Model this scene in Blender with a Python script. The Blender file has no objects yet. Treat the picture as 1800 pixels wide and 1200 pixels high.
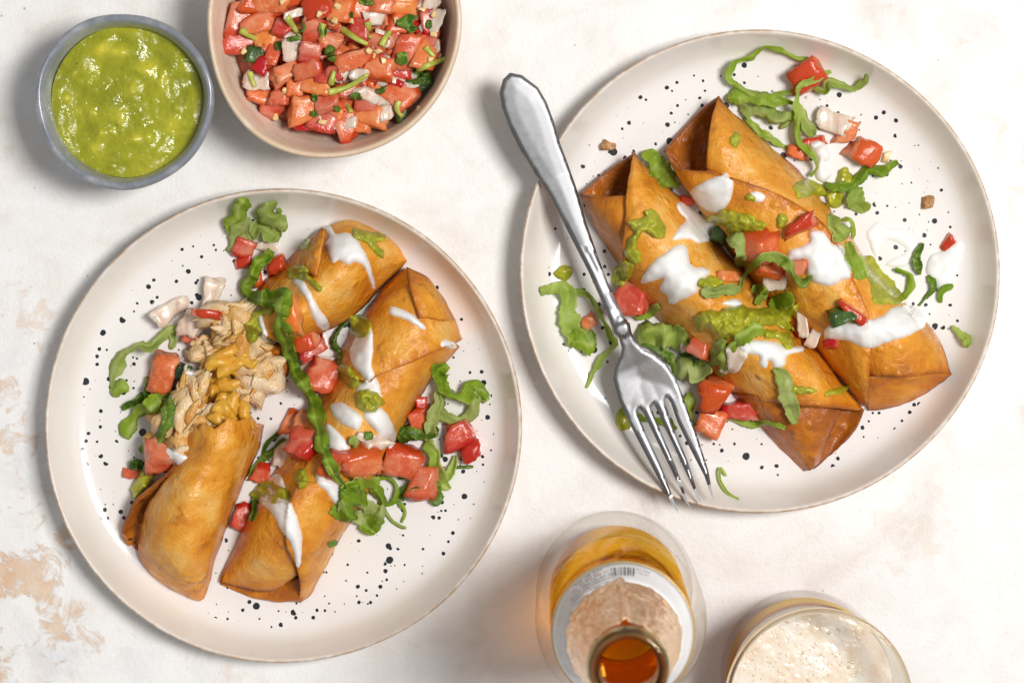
import bpy, bmesh, math, random
import numpy as np
from mathutils import Vector, Matrix, noise
from mathutils.bvhtree import BVHTree
from mathutils.geometry import delaunay_2d_cdt

random.seed(7)
scene = bpy.context.scene
COL = scene.collection
R = math.radians

# ------------------------------------------------------------------ camera, light, exposure
CAM_H = 1.30            # camera height above the table, metres
S = 0.00024             # metres per photograph pixel at table height
NX, NY = 975.0, 350.0   # pixel straight below the camera (world origin)

cam_data = bpy.data.cameras.new('camera')
cam_data.sensor_width = 36.0
cam_data.lens = 36.0 * CAM_H / (1800 * S)
cam_data.shift_x = (900 - NX) / 1800
cam_data.shift_y = -(600 - NY) / 1800
cam_data.clip_start = 0.02
cam_data.clip_end = 50
cam_data.dof.use_dof = True
cam_data.dof.focus_distance = CAM_H - 0.028
cam_data.dof.aperture_fstop = 13
cam = bpy.data.objects.new('camera', cam_data)
cam.location = (0, 0, CAM_H)
COL.objects.link(cam)
scene.camera = cam

world = bpy.data.worlds.new('World')
scene.world = world
world.use_nodes = True
wbg = world.node_tree.nodes['Background']
wbg.inputs['Color'].default_value = (0.97, 0.98, 1.0, 1)
wbg.inputs['Strength'].default_value = 0.30

key_data = bpy.data.lights.new('window_lamp', 'AREA')
key_data.shape = 'RECTANGLE'
key_data.size = 0.46
key_data.size_y = 0.58
key_data.energy = 46.0
key_data.color = (1.0, 0.98, 0.955)
key = bpy.data.objects.new('window_lamp', key_data)
ldir = Vector((0.95, 0.29, 2.55)).normalized()
aim = Vector((0.03, -0.07, 0))
key.location = aim + ldir * 2.2
key.rotation_euler = ldir.to_track_quat('Z', 'Y').to_euler()
COL.objects.link(key)

scene.render.engine = 'CYCLES'
cy = scene.cycles
cy.use_denoising = True
cy.caustics_refractive = True
cy.caustics_reflective = False
cy.blur_glossy = 0.6
cy.max_bounces = 14
cy.transmission_bounces = 12
cy.transparent_max_bounces = 12
cy.sample_clamp_indirect = 80.0
scene.view_settings.view_transform = 'Standard'
scene.view_settings.look = 'None'
scene.view_settings.exposure = 0.0
scene.view_settings.gamma = 1.0

# ------------------------------------------------------------------ helpers
def W(px, py, z):
    """point seen at photograph pixel (px,py) that lies z millimetres above the table"""
    k = S * (CAM_H - z * 0.001) / CAM_H
    return Vector(((px - NX) * k, -(py - NY) * k, z * 0.001))

def n3(v, f):
    return noise.noise(v * f)

def tag(o, label=None, cat=None, group=None, kind=None):
    if label: o['label'] = label
    if cat: o['category'] = cat
    if group: o['group'] = group
    if kind: o['kind'] = kind
    return o

def mesh_obj(name, verts, faces, mat, parent=None, smooth=True, attrs=None, origin=None):
    """one mesh object whose origin sits at the base of its own geometry"""
    a = np.array([tuple(v) for v in verts], dtype=float)
    if origin is None:
        mn, mx = a.min(0), a.max(0)
        origin = Vector(((mn[0] + mx[0]) / 2, (mn[1] + mx[1]) / 2, mn[2]))
    a = a - np.array(origin)
    me = bpy.data.meshes.new(name)
    me.from_pydata([tuple(p) for p in a], [], [tuple(f) for f in faces])
    if attrs:
        for k, vals in attrs.items():
            at = me.attributes.new(k, 'FLOAT', 'POINT')
            at.data.foreach_set('value', np.asarray(vals, dtype=np.float32))
    if smooth:
        me.polygons.foreach_set('use_smooth', [True] * len(me.polygons))
    me.materials.append(mat)
    me.update()
    o = bpy.data.objects.new(name, me)
    COL.objects.link(o)
    if parent is not None:
        o.parent = parent
        o.location = Vector(origin) - wloc(parent)
    else:
        o.location = origin
    return o

def wloc(o):
    l = o.location.copy()
    while o.parent:
        o = o.parent
        l += o.location
    return l

def empty(name, loc):
    o = bpy.data.objects.new(name, None)
    o.empty_display_size = 0.01
    o.location = loc
    COL.objects.link(o)
    return o

def solidify(o, t_mm, off=-1):
    m = o.modifiers.new('thickness', 'SOLIDIFY')
    m.thickness = t_mm * 0.001
    m.offset = off
    m.use_even_offset = False
    return o

def fix_up(verts, faces):
    """turn a sheet so that its normals look up"""
    s = 0
    for f in faces:
        a, b, c = verts[f[0]], verts[f[1]], verts[f[2]]
        s += (b - a).cross(c - a).z
    if s < 0:
        faces = [tuple(reversed(f)) for f in faces]
    return faces

# support surfaces that toppings are laid on
SUP_V, SUP_F = [], []
BVH = [None]
def support(verts, faces):
    o = len(SUP_V)
    SUP_V.extend([Vector(v) for v in verts])
    SUP_F.extend([tuple(i + o for i in f) for f in faces])
def rebuild():
    BVH[0] = BVHTree.FromPolygons(SUP_V, SUP_F)
CAMP = Vector((0, 0, CAM_H))
def zhit(px, py):
    d = (W(px, py, 0) - CAMP).normalized()
    h = BVH[0].ray_cast(CAMP, d)
    if h[0] is None:
        return 0.0, Vector((0, 0, 1))
    n = h[1] if h[1].z > 0 else -h[1]
    return h[0].z * 1000, n

# ------------------------------------------------------------------ node helpers
def new_mat(name):
    m = bpy.data.materials.new(name)
    m.use_nodes = True
    nt = m.node_tree
    return m, nt, nt.nodes['Principled BSDF']
def N(nt, t, **kw):
    n = nt.nodes.new(t)
    for k, v in kw.items():
        if k in n.inputs: n.inputs[k].default_value = v
        else: setattr(n, k, v)
    return n
def tc(nt, which='Object'):
    n = nt.nodes.new('ShaderNodeTexCoord')
    return n.outputs[which]
def nz(nt, vec, scale, detail=3, rough=0.55, dist=0.0):
    n = nt.nodes.new('ShaderNodeTexNoise')
    n.inputs['Scale'].default_value = scale
    n.inputs['Detail'].default_value = detail
    n.inputs['Roughness'].default_value = rough
    n.inputs['Distortion'].default_value = dist
    if vec is not None: nt.links.new(vec, n.inputs['Vector'])
    return n.outputs['Fac']
def vor(nt, vec, scale, out='Distance', rnd=1.0):
    n = nt.nodes.new('ShaderNodeTexVoronoi')
    n.inputs['Scale'].default_value = scale
    n.inputs['Randomness'].default_value = rnd
    if vec is not None: nt.links.new(vec, n.inputs['Vector'])
    return n.outputs[out]
def ramp(nt, fac, stops, interp='LINEAR'):
    n = nt.nodes.new('ShaderNodeValToRGB')
    cr = n.color_ramp
    cr.interpolation = interp
    while len(cr.elements) < len(stops): cr.elements.new(0.5)
    for e, (p, c) in zip(cr.elements, stops):
        e.position = p
        if isinstance(c, (int, float)): c = (c, c, c)
        e.color = (c[0], c[1], c[2], 1)
    nt.links.new(fac, n.inputs['Fac'])
    return n.outputs['Color']
def mix(nt, fac, a, b, mode='MIX'):
    n = nt.nodes.new('ShaderNodeMix')
    n.data_type = 'RGBA'
    n.blend_type = mode
    for s, v in ((0, fac), (6, a), (7, b)):
        if hasattr(v, 'is_linked') or isinstance(v, bpy.types.NodeSocket): nt.links.new(v, n.inputs[s])
        elif s == 0: n.inputs[s].default_value = v
        else: n.inputs[s].default_value = (v[0], v[1], v[2], 1)
    return n.outputs[2]
def math_(nt, op, a, b=None, clamp=False):
    n = nt.nodes.new('ShaderNodeMath')
    n.operation = op
    n.use_clamp = clamp
    for i, v in enumerate((a, b)):
        if v is None: continue
        if isinstance(v, bpy.types.NodeSocket): nt.links.new(v, n.inputs[i])
        else: n.inputs[i].default_value = v
    return n.outputs[0]
def attr(nt, name):
    n = nt.nodes.new('ShaderNodeAttribute')
    n.attribute_name = name
    return n.outputs['Fac']
def bump(nt, bs, height, dist_mm, strength=1.0, normal=None):
    n = nt.nodes.new('ShaderNodeBump')
    n.inputs['Strength'].default_value = strength
    n.inputs['Distance'].default_value = dist_mm * 0.001
    nt.links.new(height, n.inputs['Height'])
    if normal is not None: nt.links.new(normal, n.inputs['Normal'])
    if bs is not None: nt.links.new(n.outputs['Normal'], bs.inputs['Normal'])
    return n.outputs['Normal']
def setp(bs, **kw):
    names = {'rough': 'Roughness', 'spec': 'Specular IOR Level', 'metal': 'Metallic', 'ior': 'IOR', 'trans': 'Transmission Weight',
             'sss': 'Subsurface Weight', 'ssscale': 'Subsurface Scale', 'coat': 'Coat Weight', 'coatr': 'Coat Roughness', 'col': 'Base Color',
             'rad': 'Subsurface Radius', 'alpha': 'Alpha', 'sheen': 'Sheen Weight'}
    for k, v in kw.items():
        bs.inputs[names[k]].default_value = v
def rnd_vec(nt, vec):
    """shift texture space by the object's own random number"""
    oi = nt.nodes.new('ShaderNodeObjectInfo')
    m = nt.nodes.new('ShaderNodeVectorMath'); m.operation = 'SCALE'
    m.inputs[0].default_value = (3.1, 5.7, 1.3)
    nt.links.new(oi.outputs['Random'], m.inputs['Scale'])
    a = nt.nodes.new('ShaderNodeVectorMath'); a.operation = 'ADD'
    nt.links.new(vec, a.inputs[0]); nt.links.new(m.outputs[0], a.inputs[1])
    return a.outputs[0], oi.outputs['Random']

# ------------------------------------------------------------------ materials
def mat_table():
    m, nt, bs = new_mat('plaster')
    p = tc(nt)
    sep = nt.nodes.new('ShaderNodeSeparateXYZ'); nt.links.new(p, sep.inputs[0])
    # where the top coat has worn: chiefly at the far left and lower corners
    big = nz(nt, p, 9, 2)
    left = math_(nt, 'MULTIPLY', math_(nt, 'SUBTRACT', -0.10, sep.outputs['X']), 6.0, True)
    low = math_(nt, 'MULTIPLY', math_(nt, 'SUBTRACT', 0.02, sep.outputs['Y']), 6.0, True)
    right = math_(nt, 'MULTIPLY', math_(nt, 'SUBTRACT', sep.outputs['X'], 0.095), 4.0, True)
    wl = math_(nt, 'MULTIPLY', left, low)
    wr = math_(nt, 'MULTIPLY', right, 0.30)
    worn = math_(nt, 'ADD', wl, wr)
    det = nz(nt, p, 95, 9, 0.66, 0.9)
    det2 = nz(nt, p, 26, 4, 0.6, 0.4)
    f = math_(nt, 'ADD', math_(nt, 'MULTIPLY', det, 0.6), math_(nt, 'MULTIPLY', det2, 0.5))
    f = math_(nt, 'ADD', f, math_(nt, 'MULTIPLY', worn, 0.10))
    f = math_(nt, 'ADD', f, math_(nt, 'MULTIPLY', math_(nt, 'SUBTRACT', big, 0.5), 0.25))
    msk = ramp(nt, f, [(0.625, 0), (0.69, 1)])
    mskw = math_(nt, 'MULTIPLY', msk, math_(nt, 'ADD', math_(nt, 'ADD', math_(nt, 'MULTIPLY', wl, 1.0), math_(nt, 'MULTIPLY', wr, 1.1)), 0.13), True)
    base = ramp(nt, nz(nt, p, 30, 9, 0.62, 0.5), [(0.30, (0.755, 0.70, 0.655)), (0.44, (0.82, 0.795, 0.77)), (0.56, (0.855, 0.845, 0.83)), (0.8, (0.87, 0.865, 0.86))])
    greyblue = ramp(nt, nz(nt, p, 34, 6, 0.6, 0.3), [(0.52, 0), (0.6, 1)])
    base = mix(nt, math_(nt, 'MULTIPLY', greyblue, math_(nt, 'MULTIPLY', wl, 0.7), True), base, (0.66, 0.68, 0.70))
    col = mix(nt, mskw, base, ramp(nt, nz(nt, p, 120, 4), [(0.35, (0.66, 0.42, 0.25)), (0.65, (0.75, 0.57, 0.42))]))
    speck = ramp(nt, vor(nt, p, 90), [(0.030, 1), (0.06, 0)])
    speck = math_(nt, 'MULTIPLY', speck, ramp(nt, nz(nt, p, 22, 3), [(0.52, 0), (0.62, 0.75)]))
    col = mix(nt, speck, col, (0.33, 0.28, 0.24))
    nt.links.new(col, bs.inputs['Base Color'])
    setp(bs, rough=0.62, spec=0.35)
    h = math_(nt, 'ADD', nz(nt, p, 650, 3), math_(nt, 'MULTIPLY', nz(nt, p, 120, 4), 1.4))
    h = math_(nt, 'SUBTRACT', h, math_(nt, 'MULTIPLY', mskw, 0.9))
    h = math_(nt, 'SUBTRACT', h, math_(nt, 'MULTIPLY', speck, 0.8))
    bump(nt, bs, h, 0.35, 0.75)
    return m

def mat_plate(seed):
    m, nt, bs = new_mat('speckled_glaze')
    p0 = tc(nt)
    mp = nt.nodes.new('ShaderNodeMapping'); mp.inputs['Location'].default_value = (seed, seed * 0.37, 0)
    nt.links.new(p0, mp.inputs['Vector'])
    p = mp.outputs[0]
    wob = nt.nodes.new('ShaderNodeVectorMath'); wob.operation = 'MULTIPLY_ADD'
    nn = nt.nodes.new('ShaderNodeTexNoise'); nn.inputs['Scale'].default_value = 500
    nt.links.new(p, nn.inputs['Vector'])
    nt.links.new(nn.outputs['Color'], wob.inputs[0]); wob.inputs[1].default_value = (0.0006,) * 3; nt.links.new(p, wob.inputs[2])
    q = wob.outputs[0]
    def dots(scale, cut, keep, keepseed):
        v = nt.nodes.new('ShaderNodeTexVoronoi'); v.voronoi_dimensions = '2D'
        v.inputs['Scale'].default_value = scale
        nt.links.new(q, v.inputs['Vector'])
        sp = nt.nodes.new('ShaderNodeSeparateColor'); nt.links.new(v.outputs['Color'], sp.inputs[0])
        r = math_(nt, 'MULTIPLY', math_(nt, 'POWER', sp.outputs[keepseed], 3.0), cut)
        on = math_(nt, 'GREATER_THAN', sp.outputs[(keepseed + 1) % 3], 1 - keep)
        d = math_(nt, 'SUBTRACT', r, v.outputs['Distance'])
        d = math_(nt, 'MULTIPLY', d, 120.0, True)
        return math_(nt, 'MULTIPLY', d, on)
    d = math_(nt, 'MAXIMUM', dots(125, 0.215, 0.8, 0), dots(310, 0.33, 0.5, 1))
    clump = ramp(nt, nz(nt, p, 26, 2), [(0.33, 0.0), (0.34, 1)])
    d = math_(nt, 'MULTIPLY', d, clump)
    inner = attr(nt, 'glaze')     # 1 on the floor of the plate, 0 on the bare wall
    d = math_(nt, 'MULTIPLY', d, math_(nt, 'GREATER_THAN', inner, 0.8))
    tint = nz(nt, p0, 40, 3)
    wallc = ramp(nt, tint, [(0.3, (0.78, 0.73, 0.665)), (0.7, (0.81, 0.765, 0.71))])
    floorc = ramp(nt, tint, [(0.3, (0.79, 0.755, 0.725)), (0.7, (0.82, 0.79, 0.765))])
    col = mix(nt, inner, wallc, floorc)
    lip = attr(nt, 'lip')
    lipn = ramp(nt, nz(nt, p0, 220, 4), [(0.35, 0.3), (0.6, 1)])
    col = mix(nt, math_(nt, 'MULTIPLY', lip, lipn), col, (0.50, 0.33, 0.20))
    col = mix(nt, d, col, (0.022, 0.026, 0.033))
    nt.links.new(col, bs.inputs['Base Color'])
    setp(bs, rough=0.16, spec=0.5)
    rr = math_(nt, 'ADD', math_(nt, 'MULTIPLY', lip, 0.4), 0.15)
    nt.links.new(rr, bs.inputs['Roughness'])
    bump(nt, bs, nz(nt, p0, 60, 3), 0.25, 0.35)
    return m

def mat_bowl(name, stops, rough, lipcol, fleck=None):
    m, nt, bs = new_mat(name)
    p = tc(nt)
    mp = nt.nodes.new('ShaderNodeMapping'); mp.inputs['Scale'].default_value = (1, 1, 2.2)
    nt.links.new(p, mp.inputs['Vector'])
    c = ramp(nt, nz(nt, mp.outputs[0], 55, 6, 0.65, 0.4), stops)
    if fleck:
        fl = ramp(nt, nz(nt, p, 700, 2), [(0.56, 0), (0.66, 1)])
        c = mix(nt, math_(nt, 'MULTIPLY', fl, 0.55), c, fleck)
    lip = attr(nt, 'lip')
    lipn = ramp(nt, nz(nt, p, 130, 5), [(0.3, 0.25), (0.55, 1)])
    c = mix(nt, math_(nt, 'MULTIPLY', lip, lipn), c, lipcol)
    nt.links.new(c, bs.inputs['Base Color'])
    setp(bs, rough=rough, spec=0.5)
    bump(nt, bs, nz(nt, p, 180, 4), 0.3, 0.35)
    return m

def mat_tortilla():
    m, nt, bs = new_mat('fried_tortilla')
    p, rn = rnd_vec(nt, tc(nt))
    b = attr(nt, 'brown')
    n1 = nz(nt, p, 60, 5, 0.6, 0.3)
    n2 = nz(nt, p, 260, 4, 0.6)
    n4 = nz(nt, p, 26, 2, 0.5, 0.5)
    f = math_(nt, 'ADD', math_(nt, 'MULTIPLY', n1, 0.85), math_(nt, 'MULTIPLY', n2, 0.24))
    f = math_(nt, 'ADD', f, math_(nt, 'MULTIPLY', n4, 0.36))
    f = math_(nt, 'ADD', f, math_(nt, 'MULTIPLY', b, 0.80))
    f = math_(nt, 'ADD', f, -0.43)
    c = ramp(nt, f, [(0.12, (0.82, 0.47, 0.12)), (0.29, (0.74, 0.315, 0.028)), (0.45, (0.61, 0.205, 0.012)), (0.64, (0.42, 0.120, 0.010)), (0.85, (0.26, 0.066, 0.010)), (1.0, (0.12, 0.032, 0.008))])
    sco = ramp(nt, nz(nt, p, 120, 5, 0.6, 0.8), [(0.60, 0), (0.72, 0.6)])
    c = mix(nt, sco, c, (0.36, 0.10, 0.012))
    # blisters and scorched pin-pricks
    vs = vor(nt, p, 150)
    blis = ramp(nt, vs, [(0.0, 1), (0.35, 0)])
    spk = ramp(nt, vor(nt, p, 260), [(0.04, 1), (0.10, 0)])
    spk = math_(nt, 'MULTIPLY', spk, ramp(nt, nz(nt, p, 90, 2), [(0.50, 0), (0.60, 0.85)]))
    c = mix(nt, spk, c, (0.16, 0.05, 0.012))
    fl = ramp(nt, vor(nt, p, 310), [(0.04, 1), (0.085, 0)])
    fl = math_(nt, 'MULTIPLY', fl, ramp(nt, nz(nt, p, 70, 2), [(0.60, 0), (0.66, 0.6)]))
    c = mix(nt, fl, c, (0.86, 0.66, 0.38))
    nt.links.new(c, bs.inputs['Base Color'])
    setp(bs, rough=0.42, spec=0.45, sss=0.12, ssscale=0.0015, rad=(1.0, 0.45, 0.15))
    nt.links.new(ramp(nt, n1, [(0.3, 0.24), (0.7, 0.42)]), bs.inputs['Roughness'])
    h = math_(nt, 'ADD', math_(nt, 'MULTIPLY', nz(nt, p, 170, 5, 0.6, 0.4), 1.4), math_(nt, 'MULTIPLY', math_(nt, 'MULTIPLY', blis, ramp(nt, n4, [(0.42, 0), (0.58, 1)])), 1.4))
    h = math_(nt, 'ADD', h, math_(nt, 'MULTIPLY', nz(nt, p, 700, 2), 0.35))
    bump(nt, bs, h, 1.05, 0.8)
    return m

def mat_tomato(name, flesh_a, flesh_b, skin):
    m, nt, bs = new_mat(name)
    p, rn = rnd_vec(nt, tc(nt))
    c = ramp(nt, nz(nt, p, 190, 4, 0.6, 0.8), [(0.32, flesh_a), (0.68, flesh_b)])
    sk = math_(nt, 'MULTIPLY', attr(nt, 'skin'), 1.0, True)
    c = mix(nt, sk, c, skin)
    pale = ramp(nt, nz(nt, p, 420, 3), [(0.60, 0), (0.74, 0.45)])
    pale = math_(nt, 'MULTIPLY', pale, math_(nt, 'SUBTRACT', 1.0, sk))
    c = mix(nt, pale, c, (0.86, 0.50, 0.34))
    core = ramp(nt, nz(nt, p, 85, 3, 0.5, 0.6), [(0.48, 0), (0.64, 0.6)])
    c = mix(nt, math_(nt, 'MULTIPLY', core, math_(nt, 'SUBTRACT', 1.0, sk)), c, (0.80, 0.36, 0.22))
    hue = nt.nodes.new('ShaderNodeHueSaturation')
    nt.links.new(math_(nt, 'ADD', math_(nt, 'MULTIPLY', rn, 0.030), 0.488), hue.inputs['Hue'])
    nt.links.new(math_(nt, 'ADD', math_(nt, 'MULTIPLY', rn, 0.35), 0.80), hue.inputs['Value'])
    nt.links.new(c, hue.inputs['Color'])
    nt.links.new(hue.outputs[0], bs.inputs['Base Color'])
    setp(bs, rough=0.17, spec=0.5, sss=0.15, ssscale=0.003, rad=(1.0, 0.25, 0.12))
    bump(nt, bs, nz(nt, p, 260, 5, 0.65, 0.6), 0.8, 0.5)
    return m

def mat_onion():
    m, nt, bs = new_mat('onion')
    p, rn = rnd_vec(nt, tc(nt))
    mp = nt.nodes.new('ShaderNodeMapping'); mp.inputs['Scale'].default_value = (3.0, 0.5, 1)
    nt.links.new(p, mp.inputs['Vector'])
    c = ramp(nt, nz(nt, mp.outputs[0], 170, 4), [(0.3, (0.66, 0.47, 0.36)), (0.5, (0.75, 0.61, 0.50)), (0.75, (0.83, 0.74, 0.65))])
    nt.links.new(c, bs.inputs['Base Color'])
    setp(bs, rough=0.22, spec=0.5, sss=0.6, ssscale=0.004, rad=(1.0, 0.75, 0.5))
    bump(nt, bs, nz(nt, mp.outputs[0], 240, 3), 0.4, 0.5)
    return m

def mat_leaf(name, stops, rough=0.3, transl=0.45):
    m, nt, bs = new_mat(name)
    p, rn = rnd_vec(nt, tc(nt))
    f = math_(nt, 'ADD', math_(nt, 'MULTIPLY', nz(nt, p, 90, 4, 0.6), 0.75), math_(nt, 'MULTIPLY', rn, 0.34))
    f = math_(nt, 'ADD', f, math_(nt, 'MULTIPLY', attr(nt, 'rib'), 0.42))
    f = math_(nt, 'ADD', f, 0.07)
    c = ramp(nt, f, stops)
    stre = ramp(nt, nz(nt, p, 330, 3, 0.5, 2.0), [(0.53, 0), (0.66, 0.45)])
    c = mix(nt, stre, c, (0.56, 0.68, 0.16))
    vein = nz(nt, p, 180, 3, 0.5, 1.5)
    nt.links.new(c, bs.inputs['Base Color'])
    setp(bs, rough=rough + 0.14, spec=0.35)
    bump(nt, bs, math_(nt, 'ADD', vein, math_(nt, 'MULTIPLY', nz(nt, p, 500, 3), 0.6)), 0.5, 0.3)
    tr = nt.nodes.new('ShaderNodeBsdfTranslucent')
    bri = mix(nt, 0.5, c, (0.38, 0.62, 0.05))
    nt.links.new(bri, tr.inputs['Color'])
    ms = nt.nodes.new('ShaderNodeMixShader'); ms.inputs[0].default_value = transl
    out = nt.nodes['Material Output']
    nt.links.new(bs.outputs[0], ms.inputs[1]); nt.links.new(tr.outputs[0], ms.inputs[2])
    nt.links.new(ms.outputs[0], out.inputs['Surface'])
    return m

def mat_cream():
    m, nt, bs = new_mat('sour_cream')
    p = tc(nt)
    c = ramp(nt, nz(nt, p, 90, 3), [(0.3, (0.84, 0.825, 0.80)), (0.7, (0.87, 0.86, 0.845))])
    nt.links.new(c, bs.inputs['Base Color'])
    setp(bs, rough=0.24, spec=0.5, sss=0.35, ssscale=0.002, rad=(1.0, 0.9, 0.75))
    bump(nt, bs, nz(nt, p, 150, 3), 0.6, 0.45)
    return m

def mat_guac():
    m, nt, bs = new_mat('guacamole')
    p, rn = rnd_vec(nt, tc(nt))
    a = nz(nt, p, 70, 5, 0.65, 0.5)
    f = math_(nt, 'ADD', a, math_(nt, 'MULTIPLY', attr(nt, 'chunk'), 0.42))
    c = ramp(nt, f, [(0.25, (0.205, 0.225, 0.012)), (0.5, (0.33, 0.335, 0.018)), (0.70, (0.43, 0.42, 0.03)), (1.0, (0.66, 0.55, 0.035))])
    cell = vor(nt, p, 330)
    spk = ramp(nt, cell, [(0.13, 1), (0.24, 0)])
    spk = math_(nt, 'MULTIPLY', spk, ramp(nt, nz(nt, p, 130, 2), [(0.50, 0), (0.6, 0.7)]))
    c = mix(nt, spk, c, (0.70, 0.66, 0.22))
    pep = ramp(nt, vor(nt, p, 210), [(0.05, 1), (0.09, 0)])
    pep = math_(nt, 'MULTIPLY', pep, ramp(nt, nz(nt, p, 80, 2), [(0.50, 0), (0.54, 0.9)]))
    c = mix(nt, pep, c, (0.05, 0.05, 0.015))
    nt.links.new(c, bs.inputs['Base Color'])
    setp(bs, rough=0.13, spec=0.5, sss=0.25, ssscale=0.003, rad=(0.8, 1.0, 0.2))
    nt.links.new(ramp(nt, nz(nt, p, 110, 3), [(0.38, 0.28), (0.60, 0.09)]), bs.inputs['Roughness'])
    h = math_(nt, 'ADD', nz(nt, p, 170, 5, 0.62), math_(nt, 'MULTIPLY', nz(nt, p, 620, 2), 0.45))
    h = math_(nt, 'ADD', h, math_(nt, 'MULTIPLY', spk, 0.35))
    bump(nt, bs, h, 1.1, 0.5)
    return m

def mat_chicken():
    m, nt, bs = new_mat('shredded_chicken')
    p, rn = rnd_vec(nt, tc(nt))
    f = math_(nt, 'ADD', math_(nt, 'MULTIPLY', nz(nt, p, 160, 4, 0.6), 0.6), math_(nt, 'MULTIPLY', rn, 0.5))
    c = ramp(nt, f, [(0.22, (0.60, 0.25, 0.035)), (0.46, (0.74, 0.42, 0.12)), (0.68, (0.80, 0.56, 0.30)), (0.92, (0.86, 0.70, 0.52))])
    nt.links.new(c, bs.inputs['Base Color'])
    setp(bs, rough=0.22, spec=0.5, sss=0.25, ssscale=0.003)
    mp = nt.nodes.new('ShaderNodeMapping'); mp.inputs['Scale'].default_value = (0.16, 1, 1)
    nt.links.new(p, mp.inputs['Vector'])
    bump(nt, bs, math_(nt, 'ADD', nz(nt, mp.outputs[0], 900, 3, 0.6), math_(nt, 'MULTIPLY', nz(nt, p, 320, 3), 0.7)), 1.0, 0.9)
    return m

def mat_simple(name, stops, scale, rough, bumpmm=0.3, **kw):
    m, nt, bs = new_mat(name)
    p, rn = rnd_vec(nt, tc(nt))
    c = ramp(nt, nz(nt, p, scale, 4, 0.6), stops)
    nt.links.new(c, bs.inputs['Base Color'])
    setp(bs, rough=rough, **kw)
    bump(nt, bs, nz(nt, p, scale * 2.5, 4), bumpmm, 0.6)
    return m

def mat_steel():
    m, nt, bs = new_mat('worn_steel')
    p = tc(nt)
    mp = nt.nodes.new('ShaderNodeMapping')
    mp.inputs['Rotation'].default_value = (0, 0, R(65)); mp.inputs['Scale'].default_value = (0.12, 1.5, 1)
    nt.links.new(p, mp.inputs['Vector'])
    br = nz(nt, mp.outputs[0], 700, 4, 0.7)
    mot = nz(nt, p, 300, 5, 0.7)
    c = ramp(nt, math_(nt, 'ADD', math_(nt, 'MULTIPLY', br, 0.2), math_(nt, 'MULTIPLY', mot, 0.8)), [(0.35, (0.255, 0.255, 0.26)), (0.6, (0.285, 0.285, 0.292))])
    def scr(rot, sc, seed):
        q = nt.nodes.new('ShaderNodeMapping'); q.inputs['Rotation'].default_value = (0, 0, R(rot)); q.inputs['Scale'].default_value = (sc, sc * 0.06, sc)
        q.inputs['Location'].default_value = (seed, seed, 0)
        nt.links.new(p, q.inputs['Vector'])
        return ramp(nt, vor(nt, q.outputs[0], 1.0), [(0.03, 1), (0.06, 0)])
    sc = math_(nt, 'MAXIMUM', scr(20, 420, 3), scr(-50, 480, 9))
    sc = math_(nt, 'MULTIPLY', sc, ramp(nt, nz(nt, p, 110, 2), [(0.46, 0), (0.6, 0.75)]))
    c = mix(nt, sc, c, (0.17, 0.17, 0.18))
    nt.links.new(c, bs.inputs['Base Color'])
    setp(bs, metal=1.0)
    nt.links.new(ramp(nt, mot, [(0.3, 0.37), (0.7, 0.43)]), bs.inputs['Roughness'])
    bump(nt, bs, math_(nt, 'SUBTRACT', math_(nt, 'MULTIPLY', br, 0.35), sc), 0.02, 0.3)
    return m

def mat_glass(name, col=(1, 1, 1), ior=1.5, rough=0.0):
    m, nt, bs = new_mat(name)
    nt.nodes.remove(bs)
    g = nt.nodes.new('ShaderNodeBsdfGlass')
    g.inputs['Color'].default_value = (*col, 1)
    g.inputs['IOR'].default_value = ior
    g.inputs['Roughness'].default_value = rough
    nt.links.new(g.outputs[0], nt.nodes['Material Output'].inputs['Surface'])
    return m

def mat_thin(name, col, edge, ior=1.5):
    """clear wall: light passes straight on, tinted, with a mirror sheen that grows toward grazing views"""
    m, nt, bs = new_mat(name)
    nt.nodes.remove(bs)
    fc = nt.nodes.new('ShaderNodeLayerWeight'); fc.inputs['Blend'].default_value = 0.5
    tcx = mix(nt, math_(nt, 'POWER', fc.outputs['Facing'], 2.0), col, edge)
    t = nt.nodes.new('ShaderNodeBsdfTransparent'); nt.links.new(tcx, t.inputs['Color'])
    g = nt.nodes.new('ShaderNodeBsdfGlossy'); g.inputs['Roughness'].default_value = 0.03
    r0 = ((ior - 1) / (ior + 1)) ** 2
    gz = math_(nt, 'POWER', fc.outputs['Facing'], 5.0)
    ms = nt.nodes.new('ShaderNodeMixShader')
    nt.links.new(math_(nt, 'ADD', math_(nt, 'MULTIPLY', gz, 0.40), r0), ms.inputs[0])
    nt.links.new(t.outputs[0], ms.inputs[1]); nt.links.new(g.outputs[0], ms.inputs[2])
    nt.links.new(ms.outputs[0], nt.nodes['Material Output'].inputs['Surface'])
    return m

def mat_foil():
    m, nt, bs = new_mat('copper_foil')
    p = tc(nt)
    c = ramp(nt, nz(nt, p, 260, 3), [(0.3, (0.86, 0.60, 0.40)), (0.7, (0.94, 0.72, 0.52))])
    nt.links.new(c, bs.inputs['Base Color'])
    setp(bs, metal=1.0, rough=0.33)
    bump(nt, bs, math_(nt, 'ADD', nz(nt, p, 160, 4, 0.6, 1.0), vor(nt, p, 210)), 1.2, 0.8)
    return m

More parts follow.
